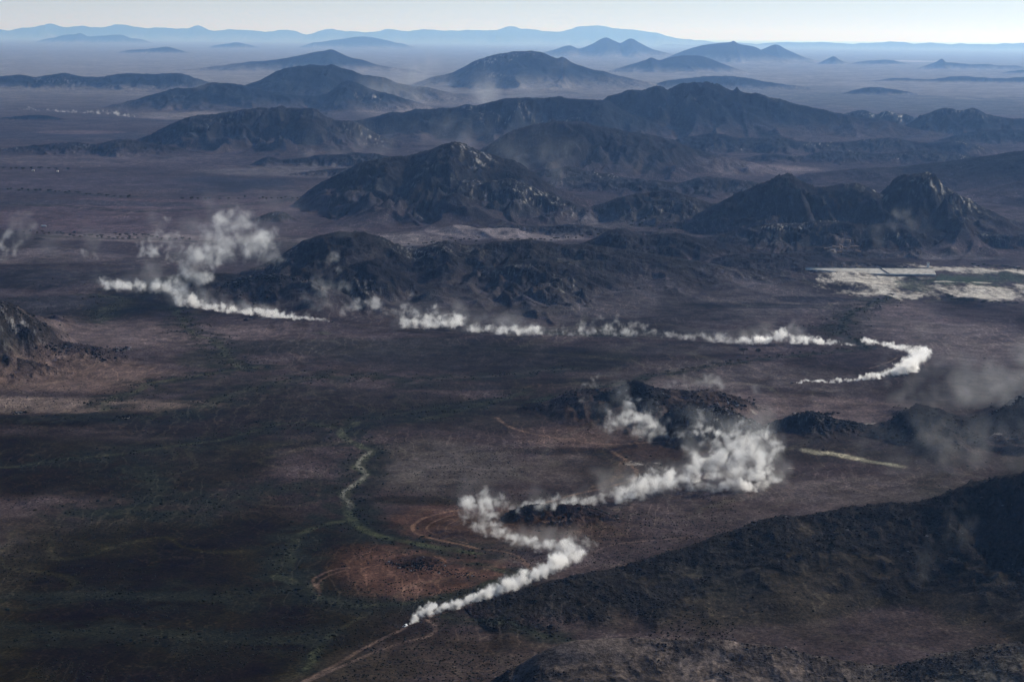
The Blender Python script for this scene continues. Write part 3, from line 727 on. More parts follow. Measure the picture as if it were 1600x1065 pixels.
def grid_object(name, faces, label=None):
    """faces: (n, 4) indices into the height field"""
    used, inv = np.unique(faces, return_inverse=True)
    me = bpy.data.meshes.new(name)
    me.vertices.add(len(used))
    me.vertices.foreach_set("co", np.stack([GX[used], GY[used], GZ[used]], 1).astype(np.float32).ravel())
    n = len(faces)
    me.loops.add(n * 4); me.loops.foreach_set("vertex_index", inv.astype(np.int32).ravel())
    me.polygons.add(n); me.polygons.foreach_set("loop_start", np.arange(n, dtype=np.int32) * 4)
    me.update(calc_edges=True)
    me.polygons.foreach_set("use_smooth", np.ones(n, bool))
    a = me.color_attributes.new("soil", 'FLOAT_COLOR', 'POINT')
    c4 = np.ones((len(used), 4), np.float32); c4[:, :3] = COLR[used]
    a.data.foreach_set("color", c4.ravel())
    r = me.attributes.new("rock", 'FLOAT', 'POINT'); r.data.foreach_set("value", ROCK[used].astype(np.float32))
    r = me.attributes.new("glint_slab", 'FLOAT', 'POINT'); r.data.foreach_set("value", GLINT_SLAB[used].astype(np.float32))
    me.materials.append(MAT_T)
    o = bpy.data.objects.new(name, me); COL.objects.link(o)
    o["kind"] = "structure"
    if label:
        o["label"] = label; o["category"] = name
    return o


ii = (np.arange(nr - 1)[:, None] * nc + np.arange(nc - 1)[None, :]).ravel()
ALLF = np.stack([ii, ii + 1, ii + 1 + nc, ii + nc], 1)
fo = own[ALLF]
fown = np.where((fo >= 0).sum(1) >= 3, np.maximum(fo[:, 0], fo[:, 2]), -1)
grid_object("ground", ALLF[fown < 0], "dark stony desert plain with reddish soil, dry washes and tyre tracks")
for i, h in enumerate(HL):
    sel = ALLF[fown == i]
    if len(sel) > 4:
        grid_object(h.name, sel, h.label)

# ------------------------------------------------------------------ haze: one box of air
def haze_box():
    me = bpy.data.meshes.new("haze")
    bm = bmesh.new()
    bmesh.ops.create_cube(bm, size=1.0)
    for v in bm.verts:
        v.co = Vector((v.co.x * 9.0e5, v.co.y * 9.0e5, -70 if v.co.z < 0 else 1900))
    bm.to_mesh(me); bm.free()
    o = bpy.data.objects.new("haze", me); COL.objects.link(o)
    o["kind"] = "stuff"; o["label"] = "blue desert haze that pales toward the horizon"; o["category"] = "haze"
    m = bpy.data.materials.new("haze_air"); m.use_nodes = True
    nt = m.node_tree
    nt.nodes.remove(nt.nodes["Principled BSDF"])
    pv = nt.nodes.new("ShaderNodeVolumePrincipled")
    pv.inputs["Color"].default_value = (.26, .50, 1.0, 1)
    pv.inputs["Absorption Color"].default_value = (1, 1, 1, 1)
    pv.inputs["Density"].default_value = 2.1e-5
    pv.inputs["Anisotropy"].default_value = .42
    nt.links.new(pv.outputs[0], nt.nodes["Material Output"].inputs["Volume"])
    me.materials.append(m)
    return o


haze_box()

# ------------------------------------------------------------------ dust raised by the cars: volumes
def dust_material(name, col, aniso):
    m = bpy.data.materials.new(name); m.use_nodes = True
    nt = m.node_tree; nt.nodes.remove(nt.nodes["Principled BSDF"])
    pv = nt.nodes.new("ShaderNodeVolumePrincipled")
    pv.inputs["Color"].default_value = (*col, 1)
    pv.inputs["Density"].default_value = .001          # the grids hold extinction per kilometre
    pv.inputs["Anisotropy"].default_value = aniso
    nt.links.new(pv.outputs[0], nt.nodes["Material Output"].inputs["Volume"])
    return m


MAT_DUST = dust_material("pale_dust", (.994, .985, .968), .6)


def dust(label, puffs, voxel, lam, erode=1.0, rise=.7, soft=.55, gain=1.0, flat=1.0, mat=None, name="dust"):
    mat = mat or MAT_DUST
    """puffs: x, y, z, radius, extinction per metre.  A density grid round the puffs, frayed by noise."""
    P = np.array(puffs, float)
    erode0 = erode
    P[:, 4] *= gain * (2.1 if soft < .8 else .8); erode *= 1.4 if soft < .8 else .55; soft *= 2.3 if soft < .8 else 1.0
    me = bpy.data.meshes.new(name)
    me.from_pydata([tuple(p[:3]) for p in P], [], [])
    for nm, k in (("puff_radius", 3), ("puff_density", 4)):
        a = me.attributes.new(nm, 'FLOAT', 'POINT'); a.data.foreach_set("value", P[:, k].astype(np.float32))
    me.materials.append(mat)
    o = bpy.data.objects.new(name, me); COL.objects.link(o)
    o["kind"] = "stuff"; o["label"] = label; o["category"] = "haze" if name == "haze" else "dust cloud"
    if name == "dust":
        o["group"] = "dust raised by the cars"
    lo = (P[:, :3] - P[:, 3:4] * 1.25).min(0); hi = (P[:, :3] + P[:, 3:4] * 1.25).max(0)
    lo[2] = max(lo[2], -4)
    res = np.clip(np.ceil((hi - lo) / voxel), 8, 700).astype(int)
    ng = bpy.data.node_groups.new("dust_grid", 'GeometryNodeTree')
    ng.interface.new_socket("Geometry", in_out='INPUT', socket_type='NodeSocketGeometry')
    ng.interface.new_socket("Geometry", in_out='OUTPUT', socket_type='NodeSocketGeometry')
    N, Lk = ng.nodes, ng.links
    gi, go = N.new("NodeGroupInput"), N.new("NodeGroupOutput")
    pos = N.new("GeometryNodeInputPosition")
    def mth(op, a, b=None, c=None, clamp=False):
        n = N.new("ShaderNodeMath"); n.operation = op; n.use_clamp = clamp
        for k, q in enumerate((a, b, c)):
            if q is None: continue
            if isinstance(q, (int, float)): n.inputs[k].default_value = q
            else: Lk.new(q, n.inputs[k])
        return n.outputs[0]
    def noise(scale, det, rough, off=0.0, dist=0.0):
        mp = N.new("ShaderNodeVectorMath"); mp.operation = 'ADD'; Lk.new(pos.outputs[0], mp.inputs[0]); mp.inputs[1].default_value = (off, off * .7, off * .3)
        n = N.new("ShaderNodeTexNoise"); n.inputs["Scale"].default_value = scale; n.inputs["Detail"].default_value = det
        n.inputs["Roughness"].default_value = rough; n.inputs["Distortion"].default_value = dist
        Lk.new(mp.outputs[0], n.inputs["Vector"]); return n
    # curl the position a little, then find the nearest puff
    nw = noise(1.0 / (lam * 1.3), 3, .6, 37.0)
    wv = N.new("ShaderNodeVectorMath"); wv.operation = 'SUBTRACT'; Lk.new(nw.outputs["Color"], wv.inputs[0]); wv.inputs[1].default_value = (.5, .5, .5)
    ws = N.new("ShaderNodeVectorMath"); ws.operation = 'MULTIPLY_ADD'; Lk.new(wv.outputs[0], ws.inputs[0]); ws.inputs[1].default_value = (lam * 1.9, lam * 1.9, lam * 1.5); Lk.new(pos.outputs[0], ws.inputs[2])
    sn = N.new("GeometryNodeSampleNearest"); sn.domain = 'POINT'
    Lk.new(gi.outputs[0], sn.inputs["Geometry"]); Lk.new(ws.outputs[0], sn.inputs["Sample Position"])
    def samp(kind, src):
        si = N.new("GeometryNodeSampleIndex"); si.data_type = kind; si.domain = 'POINT'
        Lk.new(gi.outputs[0], si.inputs["Geometry"]); Lk.new(sn.outputs["Index"], si.inputs["Index"]); Lk.new(src, si.inputs["Value"])
        return si.outputs["Value"]
    def named(n_):
        a = N.new("GeometryNodeInputNamedAttribute"); a.data_type = 'FLOAT'; a.inputs["Name"].default_value = n_; return a.outputs[0]
    cpos = samp('FLOAT_VECTOR', pos.outputs[0]); crad = samp('FLOAT', named("puff_radius")); cden = samp('FLOAT', named("puff_density"))
    dv = N.new("ShaderNodeVectorMath"); dv.operation = 'DISTANCE'; Lk.new(ws.outputs[0], dv.inputs[0]); Lk.new(cpos, dv.inputs[1])
    f = mth('SUBTRACT', 1.0, mth('DIVIDE', dv.outputs["Value"], crad))
    nb = noise(1.5 / lam, 7, .70, 0.0, .5)
    f = mth('ADD', f, mth('MULTIPLY', mth('SUBTRACT', nb.outputs[0], .5 + .03 * erode), 2.3 * erode))
    q = mth('DIVIDE', f, soft, clamp=True)
    q = mth('MULTIPLY', mth('MULTIPLY', q, q), mth('SUBTRACT', 3.0, mth('MULTIPLY', q, 2.0)))
    n2 = noise(.9 / lam, 4, .6, 91.0, .3)
    var = mth('MULTIPLY_ADD', mth('SUBTRACT', n2.outputs[0], .36, clamp=True), 4.2, .18)
    den = mth('MULTIPLY', mth('MULTIPLY', mth('MULTIPLY', q, cden), var), 1000.0)
    vc = N.new("GeometryNodeVolumeCube")
    Lk.new(den, vc.inputs["Density"])
    vc.inputs["Min"].default_value = tuple(lo); vc.inputs["Max"].default_value = tuple(hi)
    for k, ax in enumerate("XYZ"):
        vc.inputs["Resolution " + ax].default_value = int(res[k])
    sm = N.new("GeometryNodeSetMaterial"); sm.inputs["Material"].default_value = mat
    Lk.new(vc.outputs[0], sm.inputs[0]); Lk.new(sm.outputs[0], go.inputs[0])
    o.scale = (1, 1, flat)
    md = o.modifiers.new("dust_grid", 'NODES'); md.node_group = ng
    print("DUST", label, res, res.prod() / 1e6)
    return o


def halo(pf, grow=1.9, thin=.075, lift=.5):
    """the soft veil that drifts off a cloud: the same places, wider, higher and far thinner"""
    return [(x + rng.normal(0, .5) * r - .5 * r, y + rng.normal(0, .5) * r + .6 * r, z + lift * r * rng.random() * 2, r * grow * (.7 + .5 * rng.random()), d * thin) for x, y, z, r, d in pf[::2]]


def stroke(pts, den0, den1=None, jit=.35, per=1.0, widen=1.0):
    """a trail: (u, v of the ground, height in photograph pixels) -> puffs along it"""
    L = smooth_line(pts, 10)
    out = []
    LX, LY, LZ = gt(L[:, 0], L[:, 1])
    seg = np.concatenate([[0], np.cumsum(np.hypot(np.diff(L[:, 0]), np.diff(L[:, 1]) * 2))])
    s = 0.0
    while s < seg[-1]:
        u, v, h = (np.interp(s, seg, L[:, k]) for k in range(3))
        x, y, z0 = (np.interp(s, seg, q) for q in (LX, LY, LZ))
        mpp = math.hypot(y, CAM_H) / F_PX
        r = max(.5 * h * mpp, .6)
        t = s / seg[-1]
        den = den0 + ((den1 if den1 is not None else den0) - den0) * t
        out.append((x + rng.normal(0, jit * r * .6), y + rng.normal(0, jit * r), z0 + r * (.62 + .5 * rng.random()), r * widen * (.8 + .45 * rng.random()), 1.5 * den * (.6 + .8 * rng.random())))
        s += max(h * .26 * per, .6)
    return out


def puffs(vb, lst, den, depth=None, sub=4, spread=.45):
    """round billows: (u, v, radius in photograph pixels[, density factor]) all standing over the ground at row vb"""
    out = []
    DD = None if depth else gt([p[0] for p in lst], [vb] * len(lst))[1]
    for i, p in enumerate(lst):
        u, v, r = p[:3]; f = p[3] if len(p) > 3 else 1.0
        D = depth if depth else float(DD[i])
        x, z = at_depth(u, v, D)
        R_ = r * math.hypot(D, CAM_H) / F_PX
        for k in range(sub):
            o = rng.normal(0, spread, 3) * R_
            out.append((x + o[0], D + o[1] * 1.2, max(z + o[2], 1), R_ * (.6 + .35 * rng.random()), den * f * (.6 + .8 * rng.random())))
    return out


dust("bright dust trail right behind the white front car", stroke([(637, 976, 7), (643, 973, 10), (652, 967, 14), (668, 961, 22), (690, 955, 15), (720, 947, 16), (760, 936, 20), (800, 922, 30), (840, 905, 26), (870, 893, 32), (895, 880, 32), (912, 869, 8)], .55, .22), .5, 6, .9)
cloud_a = (stroke([(914, 866, 22), (880, 865, 32), (850, 861, 24), (820, 852, 20), (795, 846, 18), (770, 836, 26), (740, 834, 24)], .14, .09, .5)
        + puffs(822, [(740, 795, 20), (770, 788, 22), (760, 812, 15), (745, 824, 14), (782, 778, 12, .7), (735, 780, 12, .6), (768, 828, 10)], .10))
dust("frayed dust strip where the track turns back under the red mound", cloud_a, .7, 13, 1.1)
dust("faint veil drifting off the dust strip where the track turns back under the red mound", halo(cloud_a), 1.4, 26, .9, soft=.9)
cloud_b = (stroke([(800, 800, 14), (830, 797, 20), (870, 795, 22), (900, 791, 16), (930, 788, 20), (960, 784, 30), (990, 780, 36), (1020, 774, 44), (1050, 768, 40)], .085, .09, .5))
dust("low dust bank rolling behind the red mound", cloud_b, .8, 14, 1.1)
dust("faint veil drifting off the dust bank rolling behind the red mound", halo(cloud_b), 1.6, 28, .9, soft=.9)
cloud_c = (stroke([(1040, 766, 28), (1100, 767, 22), (1160, 766, 20), (1200, 764, 18), (1217, 756, 16)], .10, .14, .5)
        + puffs(752, [(1080, 738, 18), (1095, 722, 20), (1105, 712, 20), (1130, 704, 28), (1160, 696, 30), (1190, 702, 28), (1210, 714, 20), (1200, 735, 20), (1170, 728, 26), (1140, 735, 24), (1125, 680, 14, .7), (1150, 674, 15, .7), (1185, 682, 14, .7), (1215, 700, 12, .7), (1108, 748, 16)], .12))
dust("largest billowing white dust cloud above the track", cloud_c, 1.0, 22, 1.15)
dust("faint veil drifting off the billowing white dust cloud above the track", halo(cloud_c), 2, 44, .9, soft=.9)
cloud_d = (puffs(690, [(970, 664, 18), (990, 642, 18), (985, 624, 11, .8), (962, 652, 14), (1008, 658, 16), (1020, 676, 14), (960, 680, 16, .6), (1040, 682, 13, .7), (1055, 686, 11, .7), (1075, 677, 15, .8), (1100, 674, 15, .8), (1092, 658, 12, .5), (1025, 645, 11, .6), (990, 682, 15, .7), (950, 672, 12, .5), (1030, 660, 12, .5)], .08))
dust("tall ragged dust cloud in front of the brown hill", cloud_d, 1.0, 20, 1.25)
dust("faint veil drifting off the ragged dust cloud in front of the brown hill", halo(cloud_d), 2, 40, .9, soft=.9)
dust("thin veil of dust behind the black hill tops", puffs(618, [(1080, 600, 20), (1110, 602, 18), (1050, 597, 12), (1150, 610, 14, .5), (1180, 612, 14, .4)], .012), 1.6, 26, 1.1)
dust("small wisp of dust at the left end of the brown hill", puffs(628, [(925, 602, 9), (930, 592, 7), (916, 612, 9), (912, 625, 8)], .022), 1.0, 14, 1.2)
cloud_e = (stroke([(1243, 599, 2.6), (1270, 598, 4), (1310, 597, 6), (1350, 594, 9), (1380, 590, 11), (1395, 587, 17), (1415, 582, 24), (1432, 572, 26), (1440, 561, 20), (1425, 553, 14), (1400, 547, 12), (1380, 542, 11), (1360, 539, 13), (1348, 537, 12)], .35, .14))
dust("curling white dust trail behind the car on the right", cloud_e, .9, 12, .9)
cloud_f = (stroke([(1335, 540, 6), (1310, 539, 8), (1280, 538, 12), (1250, 537, 18), (1215, 537, 20), (1180, 538, 18), (1150, 538, 12)], .14, .14, .5) + stroke([(1150, 538, 14), (1110, 535, 18), (1080, 531, 14)], .03, .02, .5))
dust("low ragged line of dust along the straight track", cloud_f, 1.1, 16, 1.15)
dust("faint veil drifting off the ragged line of dust along the straight track", halo(cloud_f), 2.2, 32, .9, soft=.9)
dust("thin low dust joining the puffs along the straight track", stroke([(850, 524, 12), (900, 525, 10), (960, 525, 12), (1020, 528, 12), (1080, 531, 14), (1150, 536, 16)], .022, .022, .6), 1.2, 16, 1.1)
dust("soft dust puff on the middle of the straight track", puffs(524, [(912, 516, 10), (930, 508, 11), (940, 496, 7, .7), (955, 516, 10), (975, 513, 11), (995, 509, 11, .8), (960, 502, 8, .7), (905, 512, 7), (880, 514, 7, .35), (868, 508, 4, .5)], .045), 1.2, 20, 1.2)
cloud_g = (stroke([(626, 512, 18), (650, 514, 28), (670, 515, 28), (690, 513, 20), (708, 512, 24), (718, 508, 24)], .06, .09, .5) + puffs(513, [(636, 482, 11, .7), (650, 490, 13), (672, 484, 11), (660, 500, 12), (714, 494, 8), (640, 466, 7, .3)], .065)
        + stroke([(735, 518, 20), (755, 520, 18), (775, 522, 18), (800, 523, 22), (825, 524, 22), (842, 524, 20)], .05, .12, .5))
dust("pair of bright dust billows beside the smooth hill", cloud_g, 1.1, 17, 1.2)
dust("faint veil drifting off the pair of billows beside the smooth hill", halo(cloud_g), 2.2, 34, .9, soft=.9)
dust("thin grey dust drifting up in front of the smooth hill", puffs(496, [(550, 480, 12), (562, 475, 11), (582, 482, 11), (600, 484, 9, .6), (530, 486, 10, .5), (612, 492, 9, .5)], .05) + puffs(488, [(500, 470, 22, .5), (515, 445, 18, .5), (522, 415, 14, .6), (525, 388, 11, .7), (530, 402, 10, .6), (498, 440, 14, .4), (540, 455, 16, .4)], .018), 1.8, 30, 1.1)
cloud_h = (stroke([(514, 503, 3), (490, 501, 6), (460, 499, 9), (430, 496, 12), (400, 494, 13), (370, 491, 14), (345, 488, 16), (320, 483, 15), (300, 480, 22), (285, 478, 30), (278, 472, 28)], .30, .10))
dust("dust trail pouring round the dark pointed hill behind the car on the left", cloud_h, 1.0, 14, .95)
dust("faint veil drifting off the trail that rounds the pointed hill", halo(cloud_h), 2, 28, .9, soft=.9)
cloud_i = (puffs(468, [(285, 456, 16), (290, 442, 18), (298, 427, 20), (308, 412, 21), (316, 398, 22, .9), (328, 378, 23, .8), (342, 362, 23, .7), (358, 346, 22, .5), (370, 330, 17, .4), (382, 348, 21, .45), (350, 388, 26, .6), (380, 375, 26, .5), (402, 362, 23, .45), (410, 385, 21, .35), (425, 400, 18, .25), (272, 446, 14)], .042))
dust("tall dust column rising off the bend of the track", cloud_i, 2.0, 34, 1.1)
dust("faint veil drifting off the dust column rising off the bend of the track", halo(cloud_i), 4, 68, .9, soft=.9)
cloud_j = (stroke([(160, 447, 12), (175, 453, 20), (200, 456, 20), (225, 457, 20), (250, 458, 26), (275, 457, 28)], .06, .05, .5))
dust("low white dust bank left of the column", cloud_j, 1.6, 22, 1.2)
dust("faint veil drifting off the white dust bank left of the column", halo(cloud_j), 3.2, 44, .9, soft=.9)
cloud_k = (puffs(412, [(225, 382, 13), (245, 387, 15), (265, 380, 13), (250, 367, 9, .7), (262, 352, 8, .5), (288, 390, 17), (305, 398, 16), (240, 400, 12), (270, 403, 12), (224, 396, 10), (330, 400, 16, .6)], .022))
dust("wide dust cloud on the plain behind the column", cloud_k, 2.4, 40, 1.15)
dust("faint veil drifting off the dust cloud on the plain behind the column", halo(cloud_k), 4.8, 80, .9, soft=.9)
dust("dust drifting over the red plain at the left edge", puffs(406, [(135, 401, 6), (150, 402, 6), (170, 404, 5), (190, 405, 5, .6), (20, 388, 13), (12, 375, 14, .8), (0, 394, 12), (35, 350, 16, .35), (15, 340, 16, .35)], .018), 2.6, 40, 1.1)
dust("thin dust veil over the red plain around the column", puffs(400, [(60, 370, 34), (130, 380, 30), (330, 350, 44), (420, 360, 44), (450, 330, 40, .7), (240, 360, 34), (560, 400, 40, .5)], .0022), 4.0, 70, .9, soft=.9)
dust("grey dust veil drifting over the plain at the right edge", puffs(640, [(1450, 592, 30), (1490, 582, 30), (1540, 602, 36), (1585, 590, 36), (1470, 612, 28), (1520, 562, 26, .6), (1570, 622, 28), (1610, 560, 40), (1500, 540, 26, .35), (1430, 608, 18, .8), (1380, 560, 30, .3), (1450, 530, 34, .3), (1515, 585, 44, .7), (1560, 560, 40, .6), (1460, 560, 36, .5), (1420, 630, 30, .6)], .0075, sub=6), 3.0, 70, .42, soft=1.2)
dust("thin dust veil in front of the dark craggy ridge", puffs(740, [(1480, 700, 34), (1530, 690, 38), (1560, 655, 36), (1590, 720, 36), (1440, 690, 28), (1400, 722, 26, .7), (1500, 740, 30, .7), (1610, 660, 40), (1350, 700, 30, .4), (1420, 650, 30, .4), (1460, 660, 40, .6), (1520, 650, 40, .7), (1390, 690, 30, .5)], .0050, sub=6), 3.0, 70, .42, soft=1.2)
dust("faint dust hanging over the black hillside", puffs(0, [(1480, 850, 30), (1512, 830, 22), (1450, 880, 30, .7)], .0050, 1440), 1.6, 34, .9, soft=1.0)
dust("far off thin dust trail on the left plain", stroke([(30, 171, 2.5), (60, 173, 2), (95, 175, 4), (120, 177, 4), (150, 178, 5), (165, 179, 6), (185, 181, 6), (210, 184, 2)], .02, .02, .5) + puffs(184, [(190, 170, 7), (200, 174, 6)], .002), 5, 40, 1.0)
dust("pale dust haze lying between the middle mountains", puffs(0, [(560, 215, 34), (620, 218, 36), (690, 212, 36), (740, 205, 28, .7), (450, 225, 32, .7), (520, 226, 34), (650, 195, 24, .5)], .0015, 6700) + puffs(0, [(850, 225, 40), (890, 245, 40, .8), (830, 195, 30, .6), (780, 240, 36, .6), (1000, 250, 40, .3)], .0013, 5500), 16, 200, .8, soft=1.0)
dust("thin dust veil in front of the tallest peak above the reservoir", puffs(388, [(1400, 345, 24), (1375, 365, 18), (1420, 322, 18, .8), (1440, 350, 18, .5)], .0032), 4, 60, 1.0, soft=.9)
dust("brown dust haze in front of the dome shaped mountain", puffs(0, [(570, 150, 36), (640, 140, 36), (610, 160, 30), (740, 150, 34), (830, 125, 36), (880, 115, 30), (700, 170, 30), (320, 160, 24), (380, 150, 24)], .0009, 11300), 40, 500, .8, soft=1.0)

# ------------------------------------------------------------------ things
def simple_mat(name, col, rough=.6, metal=0.0, spec=.4, noise=0.0, scale=1.0):
    m = bpy.data.materials.new(name); m.use_nodes = True
    nt = m.node_tree; b = nt.nodes["Principled BSDF"]
    b.inputs["Base Color"].default_value = (*col, 1); b.inputs["Roughness"].default_value = rough
    b.inputs["Metallic"].default_value = metal; b.inputs["Specular IOR Level"].default_value = spec
    if noise:
        t = nt.nodes.new("ShaderNodeTexCoord"); n = nt.nodes.new("ShaderNodeTexNoise"); n.inputs["Scale"].default_value = scale; n.inputs["Detail"].default_value = 4
        r = nt.nodes.new("ShaderNodeMapRange"); r.inputs[1].default_value = .3; r.inputs[2].default_value = .7; r.inputs[3].default_value = 1 - noise; r.inputs[4].default_value = 1 + noise
        v = nt.nodes.new("ShaderNodeVectorMath"); v.operation = 'SCALE'; v.inputs[0].default_value = col
        nt.links.new(t.outputs["Object"], n.inputs["Vector"]); nt.links.new(n.outputs[0], r.inputs[0]); nt.links.new(r.outputs[0], v.inputs["Scale"]); nt.links.new(v.outputs[0], b.inputs["Base Color"])
    return m


def thing(name, label, cat, loc, rz=0.0, group=None):
    o = bpy.data.objects.new(name, None); COL.objects.link(o)
    o.empty_display_size = .5
    o.location = loc; o.rotation_euler = (0, 0, rz)
    o["label"] = label; o["category"] = cat
    if group: o["group"] = group
    return o


def part(name, bm, mat, parent=None, smooth=False):
    me = bpy.data.meshes.new(name)
    bmesh.ops.recalc_face_normals(bm, faces=bm.faces)
    bm.to_mesh(me); bm.free()
    if smooth:
        me.polygons.foreach_set("use_smooth", np.ones(len(me.polygons), bool))
    me.materials.append(mat)
    o = bpy.data.objects.new(name, me); COL.objects.link(o)
    if parent: o.parent = parent
    return o


def bm_box(lo, hi, bev=0.0, bm=None):
    bm = bm or bmesh.new()
    r = bmesh.ops.create_cube(bm, size=1.0)
    for v in r["verts"]:
        v.co = Vector([(lo[k] + hi[k]) / 2 + v.co[k] * (hi[k] - lo[k]) for k in range(3)])
    if bev:
        bmesh.ops.bevel(bm, geom=list({e for v in r["verts"] for e in v.link_edges}), offset=bev, segments=2, affect='EDGES')
    return bm


def bm_loft(stations):
    """closed loft through cross-sections along x: (x, [(y, z), ...]) with the same number of points"""
    bm = bmesh.new(); rings = []
    for x, pts in stations:
        rings.append([bm.verts.new((x, y, z)) for y, z in pts])
    n = len(rings[0])
    for a, b in zip(rings[:-1], rings[1:]):
        for k in range(n):
            bm.faces.new((a[k], a[(k + 1) % n], b[(k + 1) % n], b[k]))
    bm.faces.new(rings[0]); bm.faces.new(rings[-1][::-1])
    return bm


def bm_wheel(c, r, w, bm=None, seg=20):
    bm = bm or bmesh.new()
    q = bmesh.ops.create_cone(bm, cap_ends=True, segments=seg, radius1=r, radius2=r, depth=w)
    bmesh.ops.transform(bm, matrix=Matrix.Translation(c) @ Matrix.Rotation(math.pi / 2, 4, 'X'), verts=q["verts"])
    bmesh.ops.bevel(bm, geom=[e for e in bm.edges if len(e.link_faces) == 2 and abs(e.calc_face_angle(0)) > 1.0], offset=r * .12, segments=2, affect='EDGES')
    return bm


M_WHITE = simple_mat("white_car_paint", (.78, .78, .78), .35, spec=.5)
M_DARKP = simple_mat("dark_car_paint", (.02, .021, .026), .35, spec=.5)
M_GLASS = simple_mat("dark_car_glass", (.012, .014, .018), .12, spec=.6)
M_TYRE = simple_mat("tyre_rubber", (.016, .016, .016), .9, spec=.2)
M_RIM = simple_mat("wheel_rim", (.25, .25, .26), .4, .6)
M_BLK = simple_mat("black_trim", (.015, .015, .016), .6)
M_LAMP = simple_mat("headlight_lens", (.6, .6, .58), .15, spec=.8)
M_RED = simple_mat("tail_light_lens", (.25, .012, .01), .3, spec=.6)


def section(w0, z0, w1, z1, c=.12):
    return [(-w0 + c, z0), (w0 - c, z0), (w0, z0 + c), (w0, (z0 + z1) / 2), (w1, z1 - c), (w1 - c, z1), (-w1 + c, z1), (-w1, z1 - c), (-w0, (z0 + z1) / 2), (-w0, z0 + c)]


def rally_car(label, u, v, u2, v2, paint, front_paint):
    x, y, z = (float(q[0]) for q in gt(u, v)); x2, y2, _ = (float(q[0]) for q in gt(u2, v2))
    t = thing("rally_car", label, "car", (x, y, z), math.atan2(y2 - y, x2 - x), "rally cars racing over the plain")
    body = bm_loft([(-2.25, section(.84, .62, .80, 1.10)), (-2.05, section(.98, .50, .95, 1.22)), (-1.1, section(1.02, .44, .98, 1.26)), (.6, section(1.02, .42, .98, 1.24)),
                    (1.5, section(1.0, .46, .93, 1.12)), (2.05, section(.95, .52, .86, .98)), (2.3, section(.78, .58, .70, .84))])
    b = part("body", body, paint, t, True)
    cab = bm_loft([(-2.0, section(.86, 1.20, .70, 1.34, .05)), (-1.65, section(.86, 1.20, .68, 1.74, .08)), (-.2, section(.88, 1.20, .70, 1.84, .08)), (.35, section(.87, 1.20, .66, 1.74, .08)), (1.15, section(.82, 1.10, .72, 1.16, .02))])
    c = part("cabin", cab, paint, t, True)
    hood = bm_loft([(1.0, section(.74, 1.13, .70, 1.21, .03)), (1.7, section(.72, 1.02, .66, 1.10, .03)), (2.15, section(.62, .90, .56, .955, .02))])
    part("bonnet", hood, front_paint, t, True)
    for sd in (-1, 1):
        bm = bmesh.new()
        q = [bm.verts.new(p) for p in ((-1.5, sd * .885, 1.30), (-.45, sd * .905, 1.30), (-.45, sd * .775, 1.72), (-1.45, sd * .76, 1.66))]
        bm.faces.new(q)
        q = [bm.verts.new(p) for p in ((-.35, sd * .905, 1.30), (.75, sd * .885, 1.28), (.32, sd * .76, 1.66), (-.35, sd * .775, 1.72))]
        bm.faces.new(q)
        bmesh.ops.solidify(bm, geom=bm.faces[:], thickness=.03)
        part("side_window", bm, M_GLASS, t)
        part("mirror", bm_box((.55, sd * 1.12 - .1, 1.22), (.72, sd * 1.12 + .1, 1.40), .03), M_BLK, t)
        part("headlight", bm_box((2.16, sd * .58 - .16, .76), (2.30, sd * .58 + .16, .90), .03), M_LAMP, t)
        part("tail_light", bm_box((-2.28, sd * .72 - .08, .86), (-2.20, sd * .72 + .08, 1.06), .02), M_RED, t)
        part("mud_flap", bm_box((-1.92, sd * .80 - .17, .22), (-1.89, sd * .80 + .17, .62)), M_BLK, t)
        for wx in (-1.42, 1.42):
            w = part("wheel", bm_wheel((wx, sd * .86, .40), .40, .28), M_TYRE, t, True)
            part("rim", bm_wheel((wx, sd * .985, .40), .23, .06), M_RIM, w, True)
            arch = bmesh.new()
            for k in range(9):
                a0, a1 = math.pi * k / 9, math.pi * (k + 1) / 9
                ps = [(wx + math.cos(a) * rr_, sd * .9, .42 + math.sin(a) * rr_) for a in (a0, a1) for rr_ in (.47, .57)]
                vs = [arch.verts.new(Vector(p) + Vector((0, sd * dy, 0))) for dy in (0, .17) for p in ps]
                for f in ((0, 1, 3, 2), (4, 6, 7, 5), (0, 4, 5, 1), (2, 3, 7, 6), (0, 2, 6, 4), (1, 5, 7, 3)):
                    arch.faces.new([vs[i] for i in f])
            part("wheel_arch", arch, paint, t)
    bm = bmesh.new()
    bm.faces.new([bm.verts.new(p) for p in ((1.10, -.70, 1.20), (1.10, .70, 1.20), (.42, .60, 1.72), (.42, -.60, 1.72))])
    bmesh.ops.solidify(bm, geom=bm.faces[:], thickness=.03)
    part("windscreen", bm, M_GLASS, t)
    part("front_bumper", bm_box((2.18, -.74, .50), (2.40, .74, .70), .05), M_BLK, t)
    part("rear_bumper", bm_box((-2.38, -.78, .52), (-2.22, .78, .68), .05), M_BLK, t)
    part("roof_scoop", bm_loft([(-.9, section(.24, 1.83, .2, 1.86, .01)), (-.1, section(.24, 1.83, .2, 1.99, .02)), (.05, section(.2, 1.80, .16, 1.90, .02))]), M_BLK, t)
    part("rear_spoiler", bm_box((-2.1, -.78, 1.70), (-1.7, .78, 1.745), .015), paint, t)
    part("spare_wheel", bm_wheel((-1.95, 0, 1.42), .36, .24), M_TYRE, t, True)
    return t


rally_car("white rally car with a dark front at the head of the nearest dust trail", 633, 978.5, 614, 988, M_WHITE, M_DARKP)
rally_car("dark rally car at the tip of the dust trail curling on the right plain", 1237, 599, 1180, 602, M_DARKP, M_DARKP)
rally_car("dark rally car ahead of the dust pouring around the pointed hill", 520, 503.5, 600, 512, M_DARKP, M_DARKP)


